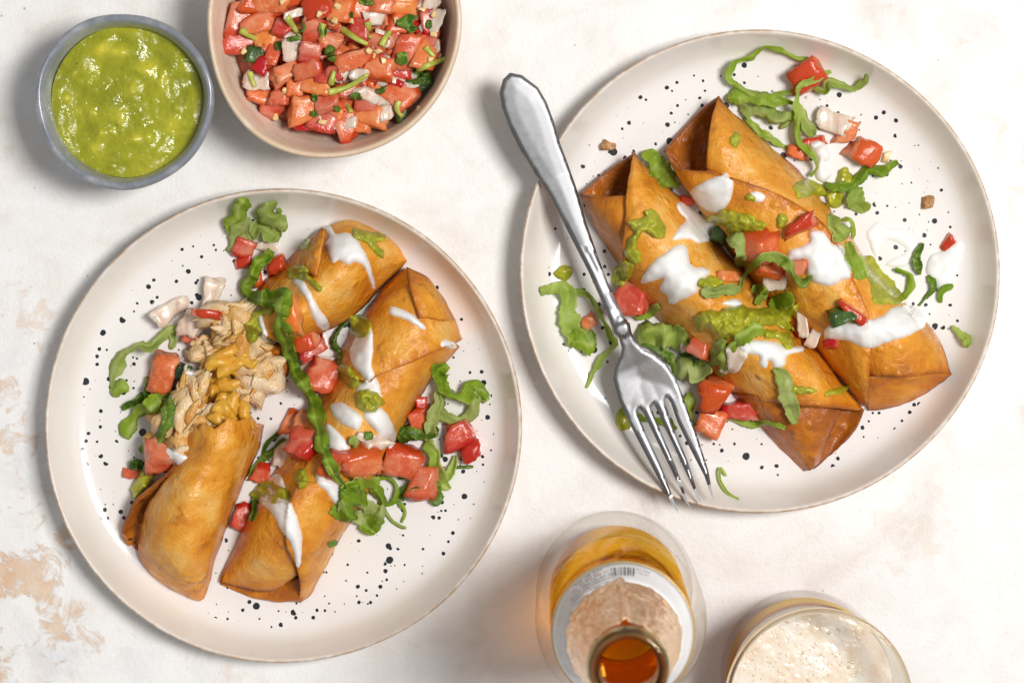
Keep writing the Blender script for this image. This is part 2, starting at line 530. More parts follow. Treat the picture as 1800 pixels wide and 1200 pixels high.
def mat_foam():
    m, nt, bs = new_mat('beer_foam')
    p = tc(nt)
    v1 = vor(nt, p, 420); v2 = vor(nt, p, 950)
    c = ramp(nt, nz(nt, p, 90, 4), [(0.32, (0.78, 0.61, 0.44)), (0.52, (0.85, 0.74, 0.62)), (0.7, (0.88, 0.81, 0.73))])
    b1 = ramp(nt, v1, [(0.15, 1), (0.40, 0)])
    b1 = math_(nt, 'MULTIPLY', b1, ramp(nt, nz(nt, p, 130, 2), [(0.46, 0), (0.6, 0.75)]))
    c = mix(nt, b1, c, (0.80, 0.64, 0.46))
    nt.links.new(c, bs.inputs['Base Color'])
    setp(bs, rough=0.25, spec=0.5, sss=0.3, ssscale=0.002)
    h = math_(nt, 'ADD', math_(nt, 'MULTIPLY', v2, 0.15), math_(nt, 'MULTIPLY', b1, -0.7))
    bump(nt, bs, h, 0.6, 0.4)
    return m

M = dict(
    table=mat_table(),
    tortilla=mat_tortilla(),
    tomato=mat_tomato('tomato', (0.57, 0.060, 0.024), (0.72, 0.15, 0.065), (0.52, 0.034, 0.010)),
    tomato_orange=mat_tomato('pale_tomato', (0.66, 0.125, 0.035), (0.77, 0.25, 0.085), (0.66, 0.10, 0.02)),
    onion=mat_onion(),
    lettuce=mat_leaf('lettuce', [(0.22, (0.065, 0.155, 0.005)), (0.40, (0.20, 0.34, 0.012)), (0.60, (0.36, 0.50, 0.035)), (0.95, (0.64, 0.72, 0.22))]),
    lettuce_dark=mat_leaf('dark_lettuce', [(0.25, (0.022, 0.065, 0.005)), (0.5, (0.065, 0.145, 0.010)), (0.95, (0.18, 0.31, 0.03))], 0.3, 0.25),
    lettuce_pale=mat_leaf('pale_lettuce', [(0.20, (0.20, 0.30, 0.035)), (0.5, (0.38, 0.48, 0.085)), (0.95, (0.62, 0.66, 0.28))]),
    cilantro=mat_leaf('cilantro', [(0.25, (0.012, 0.050, 0.006)), (0.6, (0.055, 0.140, 0.014)), (0.95, (0.15, 0.27, 0.03))], 0.3, 0.15),
    stem=mat_simple('cilantro_stem', [(0.3, (0.30, 0.36, 0.03)), (0.7, (0.58, 0.58, 0.13))], 150, 0.28),
    pepper=mat_simple('green_chile', [(0.3, (0.020, 0.050, 0.010)), (0.6, (0.060, 0.120, 0.018)), (0.75, (0.16, 0.24, 0.04))], 160, 0.25, 0.8),
    seed=mat_simple('seed', [(0.3, (0.70, 0.44, 0.16)), (0.7, (0.84, 0.66, 0.34))], 300, 0.3),
    crumb=mat_simple('fried_crumb', [(0.3, (0.20, 0.075, 0.02)), (0.6, (0.55, 0.28, 0.10)), (0.75, (0.82, 0.68, 0.5))], 500, 0.5, 0.8),
    cream=mat_cream(), guac=mat_guac(), chicken=mat_chicken(),
    chile=mat_simple('yellow_chile', [(0.3, (0.62, 0.29, 0.025)), (0.7, (0.78, 0.47, 0.06))], 200, 0.28, 0.8, sss=0.3, ssscale=0.003),
    juice=mat_simple('salsa_juice', [(0.3, (0.30, 0.045, 0.016)), (0.7, (0.46, 0.10, 0.03))], 120, 0.15, 0.5),
    steel=mat_steel(), foil=mat_foil(), foam=mat_foam(),
    glass=mat_thin('clear_glass', (0.992, 0.99, 0.985), (0.93, 0.915, 0.895), 1.3),
    bottle_glass=mat_thin('bottle_glass', (0.993, 0.99, 0.983), (0.93, 0.90, 0.86), 1.3),
    lip_glass=mat_glass('lip_glass', (0.80, 0.76, 0.58), 1.5, 0.05),
    rim_glass=mat_glass('rim_glass', (0.90, 0.85, 0.76), 1.5, 0.05),
    beer=mat_glass('beer', (1.0, 0.62, 0.055), 1.34),
    beer_pale=mat_glass('glass_beer', (1.0, 0.70, 0.05), 1.34),
    paper=mat_simple('label_paper', [(0.3, (0.80, 0.80, 0.80)), (0.7, (0.86, 0.86, 0.86))], 200, 0.4, 0.1),
    print=mat_simple('label_ink', [(0.3, (0.10, 0.10, 0.12)), (0.7, (0.16, 0.16, 0.18))], 200, 0.5, 0.05),
    print_red=mat_simple('label_ink_red', [(0.3, (0.45, 0.20, 0.18)), (0.7, (0.5, 0.25, 0.2))], 200, 0.5, 0.05),
    gold=mat_simple('label_gold', [(0.3, (0.62, 0.36, 0.06)), (0.7, (0.72, 0.45, 0.10))], 200, 0.3, 0.05, metal=0.6),
    grey_bowl=mat_bowl('grey_stoneware', [(0.32, (0.24, 0.255, 0.28)), (0.52, (0.40, 0.415, 0.435)), (0.72, (0.52, 0.53, 0.545))], 0.22, (0.20, 0.215, 0.245)),
    cream_bowl=mat_bowl('cream_stoneware', [(0.32, (0.72, 0.52, 0.38)), (0.52, (0.80, 0.66, 0.53)), (0.72, (0.84, 0.75, 0.65))], 0.42, (0.66, 0.50, 0.34), (0.66, 0.40, 0.25)),
)

# ------------------------------------------------------------------ table
def lathe(profile, center, seg=96, wob=None, close=False):
    """profile: (radius_mm, z_mm) rows; center: world xy of the axis"""
    vs, fs = [], []
    for i, (r, z) in enumerate(profile):
        for j in range(seg):
            a = 2 * math.pi * j / seg
            rr, zz = r, z
            if wob: rr, zz = wob(r, z, a)
            vs.append(Vector((center.x + math.cos(a) * rr * 0.001, center.y + math.sin(a) * rr * 0.001, zz * 0.001)))
    n = len(profile)
    for i in range(n - 1 if not close else n):
        for j in range(seg):
            a = i * seg + j; b = i * seg + (j + 1) % seg
            c = ((i + 1) % n) * seg + (j + 1) % seg; d = ((i + 1) % n) * seg + j
            fs.append((a, b, c, d))
    return vs, fs

tv = [Vector((x, y, z)) for z in (-0.03, 0) for y in (-0.75, 0.65) for x in (-1.0, 1.0)]
table = mesh_obj('table_surface', tv, [(0, 1, 3, 2)[::-1], (4, 5, 7, 6), (0, 1, 5, 4), (1, 3, 7, 5), (3, 2, 6, 7), (2, 0, 4, 6)], M['table'], smooth=False, origin=Vector((0, 0, 0)))
tag(table, 'white plastered tabletop with worn tan patches', 'table', kind='structure')
support([Vector((-1, -0.75, 0)), Vector((1, -0.75, 0)), Vector((1, 0.65, 0)), Vector((-1, 0.65, 0))], [(0, 1, 2, 3)])

# ------------------------------------------------------------------ plates
def plate(px, py, rpx, label, seed):
    zr = 21.0
    c = W(px, py, zr)
    k = S * (CAM_H - zr * .001) / CAM_H * 1000
    Rr = rpx * k
    prof = [(0.01, 4.0), (20, 4.0), (40, 4.0), (60, 4.0), (75, 4.05), (82, 4.3), (85.5, 4.9), (88, 6.0), (90, 7.6), (91.8, 9.8), (93.4, 12.5), (94.8, 15.5), (96.0, 18.3), (96.6, 19.8),
            (97.0, 20.6), (97.6, 21.0), (98.2, 20.7), (98.6, 19.9), (98.2, 17.0), (96.5, 12), (93, 7), (87, 3), (80, 1.0), (76, 0.2), (72, 0.2), (70, 1.2), (40, 1.6), (0.01, 1.6)]
    f = Rr / 98.6
    prof = [(r * f, z) for r, z in prof]
    def wob(r, z, a):
        w = (math.sin(2 * a + seed) * 0.35 + math.sin(3 * a + seed * 2) * 0.25 + math.sin(7 * a + seed) * 0.08) * (r / 98)
        return r + w, z + (math.sin(2 * a + seed * 3) * 0.25 + math.sin(5 * a) * 0.1) * max(0, (z - 5) / 16)
    seg = 160
    vs, fs = lathe(prof, c, seg, wob)
    glaze, lip = [], []
    for i, (r, z) in enumerate(prof):
        g = 1.0 if (i <= 6) else (0.6 if i == 7 else 0.12 if i == 8 else 0.0)
        if i > 15: g = 0.0
        l = {14: 0.15, 15: 0.6, 16: 1.0, 17: 0.8}.get(i, 0.0)
        glaze += [g] * seg; lip += [l] * seg
    o = mesh_obj('speckled_plate', vs, fs, mat_plate(seed), attrs={'glaze': glaze, 'lip': lip}, origin=Vector((c.x, c.y, 0)))
    tag(o, label, 'plate', 'speckled plates')
    support(vs, fs)
    return o
plate(497, 749, 418.5, 'round cream plate with black speckles at the left, carrying three torn rolls', 1.3)
plate(1335, 477.5, 424, 'round cream plate with black speckles at the right, under the fork', 4.1)

# ------------------------------------------------------------------ sheets lofted through control points
def cr(p0, p1, p2, p3, t):
    return 0.5 * ((2 * p1) + (-p0 + p2) * t + (2 * p0 - 5 * p1 + 4 * p2 - p3) * t * t + (-p0 + 3 * p1 - 3 * p2 + p3) * t ** 3)
def resample(rows, per):
    rows = np.asarray(rows, dtype=float)
    n = len(rows)
    ext = np.concatenate([[2 * rows[0] - rows[1]], rows, [2 * rows[-1] - rows[-2]]])
    out = []
    for i in range(n - 1):
        for k in range(per):
            out.append(cr(ext[i], ext[i + 1], ext[i + 2], ext[i + 3], k / per))
    out.append(rows[-1])
    return np.array(out)

def grid_faces(nu, nv):
    return [(i * nv + j, i * nv + j + 1, (i + 1) * nv + j + 1, (i + 1) * nv + j) for i in range(nu - 1) for j in range(nv - 1)]

def patch(name, parent, rows, per=7, edge=(0.25, 0.25, 0.25, 0.25), base_b=0.0, amp=0.8, mat='tortilla', thick=1.5, ragged=0.0, sup=True):
    """rows of (px,py,z_mm[,brown]); edge: extra browning near first row, last row, first column, last column"""
    g = np.array([[tuple(p) + ((0.0,) if len(p) == 3 else ()) for p in r] for r in rows], dtype=float)
    g = resample(g, per)                                   # along rows
    g = resample(np.swapaxes(g, 0, 1), per)                # along columns
    g = np.swapaxes(g, 0, 1)
    nu, nv = g.shape[:2]
    vs, br = [], []
    sd = Vector((random.random() * 50, random.random() * 50, 0))
    for i in range(nu):
        for j in range(nv):
            px, py, z, b = g[i, j]
            if ragged and i < per:
                f = (1 - i / per) * ragged
                q = noise.noise(Vector((j * 0.45, 3.3, sd.x))) + 0.6 * noise.noise(Vector((j * 1.1, 1.3, sd.x)))
                px += f * q * (g[per, j, 0] - g[0, j, 0]) * 0.5; py += f * q * (g[per, j, 1] - g[0, j, 1]) * 0.5
            vs.append(W(px, py, max(z, 4.3)))
            u, v = i / (nu - 1), j / (nv - 1)
            e = max(edge[0] * math.exp(-i / per * 4.0), edge[1] * math.exp(-(nu - 1 - i) / per * 4.0),
                    edge[2] * math.exp(-j / per * 4.0), edge[3] * math.exp(-(nv - 1 - j) / per * 4.0))
            br.append(b + base_b + e)
    fs = fix_up(vs, grid_faces(nu, nv))
    # uneven fried surface
    nrm = [Vector() for _ in vs]
    for f in fs:
        nn = (vs[f[2]] - vs[f[0]]).cross(vs[f[3]] - vs[f[1]])
        for i in f: nrm[i] += nn
    for i, v in enumerate(vs):
        nn = nrm[i].normalized()
        q = v + sd
        d = n3(q, 75) * 1.0 + n3(q, 170) * 0.6 + n3(q, 380) * 0.28
        vs[i] = v + nn * d * amp * 0.001
        if vs[i].z < 0.0043: vs[i].z = 0.0043
    o = mesh_obj(name, vs, fs, M[mat], parent, attrs={'brown': br})
    if thick: solidify(o, thick)
    if sup: support(vs, fs)
    return o

def roll(px, py, label):
    o = empty('fried_tortilla_roll', W(px, py, 4))
    tag(o, label, 'tortilla roll', 'fried tortilla rolls')
    return o

# right plate, lower roll ------------------------------------------------
rA = roll(1270, 560, 'golden fried roll nearest the fork, open end up left, long guacamole smear across it')
patch('opening_wall', rA, [
    [(1022, 342, 15), (1045, 321, 11), (1068, 302, 10), (1092, 285, 13), (1113, 272, 20)],
    [(1046, 382, 11), (1070, 362, 7), (1093, 342, 6), (1112, 325, 8), (1136, 306, 13)],
    [(1080, 432, 8), (1108, 410, 6), (1130, 390, 6), (1150, 368, 7), (1168, 345, 9)]], base_b=0.38, edge=(0.25, 0, 0.1, 0.1))
patch('inner_flap', rA, [
    [(1022, 343, 16), (1045, 346, 22), (1072, 345, 26), (1100, 343, 29), (1125, 340, 27)],
    [(1038, 385, 9), (1054, 386, 20), (1075, 389, 27), (1100, 391, 30), (1125, 390, 29)],
    [(1066, 435, 5), (1078, 432, 16), (1092, 432, 25), (1108, 435, 29), (1130, 435, 30)],
    [(1098, 482, 4.5), (1104, 474, 15), (1112, 472, 24), (1125, 475, 29), (1140, 475, 29)]], base_b=0.26, edge=(0.3, 0, 0.2, 0))
patch('outer_wrap', rA, [
    [(1113, 271, 20), (1117, 274, 21), (1121, 278, 19), (1125, 282, 13), (1129, 287, 6)],
    [(1104, 320, 29), (1116, 316, 30), (1135, 315, 26), (1150, 314, 16), (1160, 316, 5)],
    [(1097, 380, 33), (1118, 370, 35), (1150, 360, 32), (1180, 350, 20), (1196, 348, 6)],
    [(1094, 440, 32), (1120, 424, 36), (1155, 406, 35.5), (1197, 391, 25), (1226, 385, 6)],
    [(1104, 495, 13), (1130, 480, 29), (1172, 454, 36), (1226, 430, 27), (1255, 418, 6)],
    [(1142, 545, 4.5), (1164, 525, 24), (1206, 500, 36), (1262, 475, 28), (1294, 462, 6)],
    [(1205, 612, 4.5), (1228, 592, 24), (1270, 566, 36), (1325, 542, 28), (1358, 528, 6)],
    [(1255, 665, 4.5), (1280, 645, 23), (1325, 620, 36), (1385, 605, 29), (1426, 605, 6)],
    [(1292, 692, 6), (1324, 680, 22), (1374, 673, 31), (1440, 672, 27), (1484, 676, 8)],
    [(1320, 708, 10), (1355, 706, 23), (1405, 714, 27), (1460, 716, 24), (1518, 719, 12)]], edge=(0.4, 0.45, 0.35, 0.15))
patch('end_flap', rA, [
    [(1285, 692, 4.5), (1325, 695, 19), (1385, 702, 23), (1440, 712, 21), (1480, 722, 17)],
    [(1326, 738, 4.5), (1354, 734, 17), (1394, 740, 22), (1430, 748, 21), (1464, 752, 15)],
    [(1372, 788, 4.5), (1391, 782, 13), (1412, 782, 17), (1433, 786, 16), (1452, 784, 11)],
    [(1411, 829, 4.5), (1418, 827, 8), (1425, 826, 10), (1432, 821, 9), (1440, 812, 7)]], base_b=0.36, edge=(0.2, 0.3, 0.1, 0.25))
patch('end_lining', rA, [
    [(1462, 724, 12), (1490, 721, 9), (1518, 720, 12)],
    [(1450, 768, 8), (1476, 764, 5.5), (1502, 754, 9)],
    [(1430, 824, 5), (1452, 806, 4.8), (1472, 788, 6)]], base_b=0.45, edge=(0, 0.2, 0, 0.25))

# right plate, upper roll ------------------------------------------------
rB = roll(1430, 430, 'golden fried roll farther from the fork, with a cream stripe near its lower end')
patch('opening_wall', rB, [
    [(1170, 265, 14), (1190, 240, 10), (1212, 216, 9), (1237, 191, 12), (1262, 173, 20)],
    [(1196, 292, 10), (1216, 268, 6), (1240, 245, 6), (1262, 222, 7), (1284, 206, 12)],
    [(1232, 330, 8), (1250, 302, 6), (1270, 282, 6), (1290, 260, 7), (1308, 240, 9)]], base_b=0.36, edge=(0.25, 0, 0.1, 0.1))
patch('inner_wrap', rB, [
    [(1262, 172, 20), (1266, 176, 20), (1270, 181, 17), (1275, 186, 13), (1280, 192, 6)],
    [(1250, 212, 29), (1264, 211, 30), (1284, 213, 27), (1302, 215, 17), (1314, 219, 6)],
    [(1244, 260, 33), (1268, 256, 35), (1305, 256, 32), (1338, 258, 20), (1357, 262, 6)],
    [(1246, 310, 31), (1285, 300, 35), (1335, 298, 33), (1378, 298, 22), (1402, 300, 6)],
    [(1290, 345, 29), (1325, 335, 35), (1375, 340, 34), (1420, 342, 22), (1443, 345, 6)],
    [(1345, 395, 29), (1380, 385, 35), (1425, 388, 33), (1462, 392, 22), (1482, 397, 6)],
    [(1390, 460, 27), (1430, 450, 34), (1472, 450, 33), (1500, 448, 20), (1517, 449, 6)],
    [(1420, 530, 17), (1460, 515, 31), (1506, 507, 33), (1542, 502, 22), (1560, 500, 6)],
    [(1450, 600, 15), (1490, 580, 30), (1537, 562, 33), (1582, 546, 22), (1602, 541, 6)],
    [(1480, 650, 13), (1520, 622, 28), (1572, 602, 32), (1625, 590, 22), (1648, 590, 6)],
    [(1512, 664, 19), (1545, 661, 26), (1592, 663, 28), (1637, 656, 22), (1673, 655, 12)]], edge=(0.4, 0.4, 0.3, 0.2), base_b=0.02)
patch('outer_wrap', rB, [
    [(1170, 266, 14), (1180, 286, 20), (1200, 297, 26), (1228, 301, 31), (1252, 304, 36)],
    [(1184, 302, 8), (1200, 316, 20), (1225, 326, 29), (1260, 323, 35), (1292, 318, 38)],
    [(1214, 347, 4.5), (1235, 356, 20), (1265, 361, 30), (1310, 351, 36.5), (1365, 340, 37.5)],
    [(1263, 416, 4.5), (1285, 415, 20), (1320, 412, 31), (1370, 395, 37), (1428, 376, 37.5)],
    [(1298, 466, 4.5), (1325, 465, 20), (1360, 455, 31), (1405, 435, 37.5), (1462, 412, 37)],
    [(1345, 527, 4.5), (1370, 520, 20), (1405, 508, 31), (1445, 490, 37), (1490, 470, 37)],
    [(1398, 585, 4.5), (1420, 571, 21), (1450, 560, 31), (1485, 545, 36.5), (1523, 540, 37)],
    [(1443, 630, 4.5), (1462, 618, 20), (1485, 606, 30), (1508, 601, 35), (1533, 595, 36)],
    [(1484, 680, 4.5), (1495, 672, 17), (1505, 666, 25), (1515, 663, 29), (1527, 660, 31)],
    [(1511, 716, 4.5), (1515, 714, 10), (1518, 713, 14), (1521, 713, 16), (1526, 713, 16)]], edge=(0.45, 0.3, 0.2, 0.42))
patch('end_flap', rB, [
    [(1522, 662, 20), (1560, 662, 20), (1600, 664, 20), (1640, 657, 16), (1673, 657, 11)],
    [(1522, 690, 14), (1555, 690, 14), (1590, 690, 13), (1622, 684, 9), (1652, 673, 7)],
    [(1526, 720, 5), (1550, 719, 5), (1576, 713, 5), (1606, 701, 5), (1636, 685, 5)]], base_b=0.25, edge=(0, 0.3, 0.2, 0.35))

# left plate, lower left roll (eaten end) --------------------------------
rC = roll(340, 900, 'short golden roll with bitten end showing shredded chicken, standing apart at lower left')
patch('outer_wrap', rC, [
    [(316, 778, 18), (343, 752, 31), (383, 747, 38), (428, 737, 31), (466, 743, 7)],
    [(304, 820, 25), (340, 797, 35), (382, 787, 40), (424, 785, 32), (456, 787, 6)],
    [(280, 855, 25), (318, 840, 36), (365, 833, 39), (410, 835, 29), (436, 832, 6)],
    [(257, 891, 22), (294, 886, 35), (342, 881, 39), (392, 882, 28), (418, 878, 6)],
    [(247, 930, 16), (279, 928, 32), (325, 926, 38), (376, 928, 27), (399, 925, 6)],
    [(245, 965, 10), (269, 966, 27), (312, 970, 34), (361, 975, 25), (383, 970, 6)],
    [(255, 997, 6), (284, 1006, 18), (320, 1014, 25), (355, 1016, 19), (372, 1012, 5)],
    [(288, 1027, 5), (307, 1036, 9), (328, 1044, 11), (348, 1047, 10), (363, 1043, 5)],
    [(316, 1041, 4.5), (330, 1049, 4.5), (341, 1053, 4.5), (350, 1056, 4.5), (359, 1052, 4.5)]], edge=(0.05, 0.4, 0.3, 0.2), ragged=0.8)
patch('side_flap', rC, [
    [(322, 808, 30), (318, 817, 26), (314, 828, 20)],
    [(280, 850, 24), (285, 862, 17), (297, 876, 12)],
    [(245, 878, 19), (255, 893, 11), (272, 906, 8)],
    [(226, 907, 15), (238, 920, 8), (260, 931, 6)],
    [(219, 933, 11), (232, 945, 6), (257, 956, 5)],
    [(229, 954, 6), (240, 966, 5), (260, 976, 5)]], base_b=0.30, edge=(0.1, 0.2, 0.25, 0))
patch('torn_lining', rC, [
    [(300, 700, 6), (335, 690, 8), (380, 705, 8), (425, 720, 8), (455, 748, 6)],
    [(290, 760, 8), (320, 755, 14), (365, 755, 18), (410, 755, 16), (452, 765, 7)],
    [(280, 825, 8), (318, 815, 18), (355, 805, 22), (400, 800, 18), (445, 800, 6)]], base_b=0.1, edge=(0.1, 0, 0.1, 0.1))

# left plate, long middle roll -------------------------------------------
rD = roll(590, 780, 'long golden roll across the middle of the left plate, reaching both its rims')
patch('inner_wrap', rD, [
    [(640, 560, 5), (668, 570, 23), (705, 590, 31), (760, 600, 26), (808, 609, 10)],
    [(598, 622, 4.5), (634, 632, 25), (680, 652, 33), (735, 652, 27), (781, 642, 6)],
    [(563, 690, 4.5), (600, 697, 26), (650, 714, 35), (706, 710, 27), (744, 688, 5)],
    [(526, 752, 4.5), (564, 757, 27), (615, 772, 36), (670, 775, 27), (705, 760, 5)],
    [(485, 822, 4.5), (520, 827, 27), (570, 842, 36), (632, 845, 25), (663, 838, 5)],
    [(452, 879, 4.5), (485, 887, 25), (540, 902, 35), (597, 902, 24), (622, 900, 5)],
    [(425, 925, 4.5), (460, 937, 23), (515, 947, 32), (567, 952, 22), (592, 955, 5)]], edge=(0.1, 0.1, 0.25, 0.25))
patch('end_tongue', rD, [
    [(448, 885, 6), (470, 883, 24), (495, 884, 33), (515, 890, 36)],
    [(425, 930, 6), (450, 926, 24), (480, 926, 33.5), (508, 930, 36)],
    [(408, 968, 6), (435, 965, 22), (475, 968, 30.5), (512, 968, 33)],
    [(393, 1006, 7), (428, 1005, 18), (475, 1009, 23), (522, 1000, 24)],
    [(387, 1022, 7), (436, 1034, 12), (484, 1037, 14), (521, 1014, 17)]], edge=(0, 0.45, 0.35, 0.15), base_b=0.02)
patch('outer_wrap', rD, [
    [(520, 848, 37.5), (560, 848, 38), (605, 853, 31), (641, 853, 19), (656, 850, 5)],
    [(504, 905, 38.5), (540, 909, 37), (580, 915, 30), (606, 915, 18), (620, 912, 5)],
    [(503, 956, 37), (530, 958, 35), (559, 962, 28), (580, 963, 16), (592, 958, 5)],
    [(521, 996, 29), (538, 998, 27), (553, 1001, 20), (564, 1001, 12), (574, 995, 5)],
    [(528, 1030, 20), (537, 1032, 18), (545, 1033, 14), (551, 1030, 9), (557, 1026, 5)],
    [(527, 1058, 8), (532, 1057, 7), (536, 1055, 6), (540, 1052, 5), (545, 1047, 4.5)]], edge=(0, 0.35, 0.4, 0.2))
patch('end_lining', rD, [
    [(388, 1016, 6), (435, 1022, 6), (485, 1022, 7), (530, 1012, 12)],
    [(388, 1026, 5.5), (438, 1045, 6), (490, 1054, 8), (532, 1050, 11)],
    [(391, 1028, 4.5), (440, 1048, 4.5), (495, 1058, 4.5), (529, 1060, 5)]], base_b=0.42, edge=(0, 0.2, 0, 0))
patch('top_flap', rD, [
    [(717, 471, 4.8), (753, 490, 4.8), (775, 522, 4.8), (799, 562, 4.8), (811, 597, 4.8)],
    [(714, 470, 14), (750, 489, 17), (773, 521, 18), (797, 562, 17), (811, 597, 12)],
    [(690, 492, 10), (722, 505, 29), (745, 540, 31), (772, 575, 29), (797, 606, 22)],
    [(660, 522, 8), (690, 530, 28), (722, 562, 35), (745, 592, 35), (766, 617, 33)],
    [(634, 557, 6), (662, 569, 28), (690, 596, 36), (708, 619, 38), (723, 637, 38)],
    [(603, 607, 6), (630, 616, 27), (648, 633, 36), (660, 646, 38.5), (669, 658, 39)],
    [(582, 648, 5), (600, 652, 20), (615, 660, 29), (630, 667, 34), (646, 670, 37)]], edge=(0.2, 0.15, 0.25, 0.35))
patch('end_fold', rD, [
    [(716, 468, 21), (722, 507, 34), (738, 558, 38)],
    [(735, 477, 21), (745, 512, 33), (757, 557, 35.5)],
    [(752, 487, 19), (766, 520, 27.5), (781, 561, 29.5)],
    [(755, 489, 10), (778, 521, 15), (802, 562, 15)]], edge=(0.35, 0.1, 0.2, 0), base_b=0.10)

# left plate, upper roll (torn end) --------------------------------------
rE = roll(560, 500, 'golden roll at top of the left plate, torn open with chicken spilling out leftward')
patch('outer_wrap', rE, [
    [(581, 397, 4.8), (610, 391, 4.8), (650, 403, 4.8), (685, 426, 4.8), (714, 461, 4.8)],
    [(577, 396, 13), (610, 389, 15), (651, 401, 16), (687, 423, 15), (715, 460, 10)],
    [(562, 404, 10), (585, 420, 27), (622, 432, 32), (660, 452, 26), (692, 489, 7)],
    [(528, 434, 6), (560, 455, 28), (600, 475, 36), (636, 490, 28), (664, 516, 7)],
    [(497, 465, 5), (530, 485, 28), (568, 508, 37), (602, 530, 28), (625, 552, 8)],
    [(467, 492, 5), (500, 515, 27), (535, 540, 36), (563, 563, 28), (583, 579, 9)],
    [(440, 530, 6), (466, 546, 25), (498, 570, 33), (527, 587, 27), (548, 594, 11)],
    [(430, 560, 9), (446, 574, 23), (470, 592, 28), (495, 603, 25), (514, 605, 15)]], edge=(0.25, 0.1, 0.25, 0.2))
patch('end_fold', rE, [
    [(545, 420, 19), (530, 446, 24), (525, 476, 31)],
    [(562, 404, 28), (552, 440, 35), (547, 481, 36.5)],
    [(569, 401, 30), (563, 440, 37.5), (556, 487, 38)]], edge=(0.05, 0.05, 0.1, 0.45), base_b=0.05)
patch('torn_lining', rE, [
    [(452, 600, 18), (482, 606, 15), (518, 606, 9)],
    [(456, 640, 9), (482, 641, 7), (510, 641, 5.5)],
    [(470, 675, 5), (490, 671, 5), (506, 661, 5)]], base_b=0.30, edge=(0, 0.2, 0.1, 0.2))

rebuild()

# ------------------------------------------------------------------ topping builders
def blob_shape(outline, T, e, step=4.0, lump=0.0, lf=160, jit=0.8, smooth=4, hmin=-0.35):
    """a thick puddle with a traced outline, lying on whatever is below it"""
    pts = np.array(outline, dtype=float)
    n = len(pts)
    ring = []
    for i in range(n):
        p0, p1, p2, p3 = pts[(i - 1) % n], pts[i], pts[(i + 1) % n], pts[(i + 2) % n]
        k = max(2, int(np.linalg.norm(p2 - p1) / step))
        for t in range(k):
            q = cr(p0, p1, p2, p3, t / k)
            q = q + np.array([noise.noise(Vector((q[0] * .09, q[1] * .09, 1.7))), noise.noise(Vector((q[0] * .09, q[1] * .09, 8.2)))]) * 2.2 * jit
            ring.append(q)
    ring = np.array(ring)
    mn, mx = ring.min(0), ring.max(0)
    A, B = ring, np.roll(ring, -1, axis=0)
    def inside(P):
        cond = (A[:, 1] > P[1]) != (B[:, 1] > P[1])
        dy = np.where(np.abs(B[:, 1] - A[:, 1]) < 1e-12, 1e-12, B[:, 1] - A[:, 1])
        return bool(np.count_nonzero(cond & (P[0] < (B[:, 0] - A[:, 0]) * (P[1] - A[:, 1]) / dy + A[:, 0])) % 2)
    def dist(P):
        d = B - A
        t = np.clip(((P - A) * d).sum(1) / np.maximum((d * d).sum(1), 1e-9), 0, 1)
        return np.sqrt((((A + d * t[:, None]) - P) ** 2).sum(1).min())
    inner = []
    y, row = mn[1], 0
    while y < mx[1]:
        x = mn[0] + (row % 2) * step / 2
        while x < mx[0]:
            P = np.array([x, y])
            if inside(P) and dist(P) > step * 0.55: inner.append(P)
            x += step
        y += step * 0.87; row += 1
    nr = len(ring)
    allp = [Vector(p) for p in ring] + [Vector(p) for p in inner]
    edges = [(i, (i + 1) % nr) for i in range(nr)]
    r = delaunay_2d_cdt(allp, edges, [], 1, 1e-4)
    P2, F = r[0], [tuple(f) for f in r[2]]
    d = np.array([dist(np.array(p)) for p in P2])
    zs = np.array([zhit(p[0], p[1])[0] for p in P2])
    nb = [[] for _ in P2]
    for f in F:
        for a in range(3):
            nb[f[a]].append(f[(a + 1) % 3]); nb[f[(a + 1) % 3]].append(f[a])
    z = zs.copy()
    for _ in range(smooth):
        z = np.array([0.35 * z[i] + 0.65 * np.mean(z[nb[i]]) if nb[i] else z[i] for i in range(len(z))])
        z = np.maximum(z, zs)
    dd = np.clip(d / e, 0, 1)
    t = T * np.sqrt(np.maximum(0, 1 - (1 - dd) ** 2))
    sd = random.random() * 40
    vs, ch = [], []
    for i, p in enumerate(P2):
        w = W(p[0], p[1], 0) + Vector((sd, 0, 0))
        l = n3(w, lf) + 0.55 * n3(w, lf * 2.3)
        tt = t[i] * (1 + lump * l) + hmin * (1 - dd[i])
        zz = z[i] if dd[i] > 0.5 else zs[i] + (z[i] - zs[i]) * dd[i] * 2
        vs.append(W(p[0], p[1], zz + tt))
        ch.append(max(0.0, l) * (1 if lump else 0))
    return vs, fix_up(vs, F), ch

def cream(outline, label, T=2.6, e=9, **kw):
    vs, fs, ch = blob_shape(outline, T * 1.15, e * 1.45, lump=0.30, lf=120, step=3.4, **kw)
    o = mesh_obj('sour_cream_dollop', vs, fs, M['cream'])
    tag(o, label, 'sour cream', 'sour cream on the rolls')
    support(vs, fs)
    return o
def guac(outline, label, T=3.0, e=8, lump=0.42, **kw):
    vs, fs, ch = blob_shape(outline, T * 1.05, e * 1.25, lump=lump * 1.25, lf=260, step=2.8, jit=2.2, **kw)
    o = mesh_obj('guacamole_dollop', vs, fs, M['guac'], attrs={'chunk': ch})
    tag(o, label, 'guacamole', 'guacamole on the plates')
    support(vs, fs)
    return o

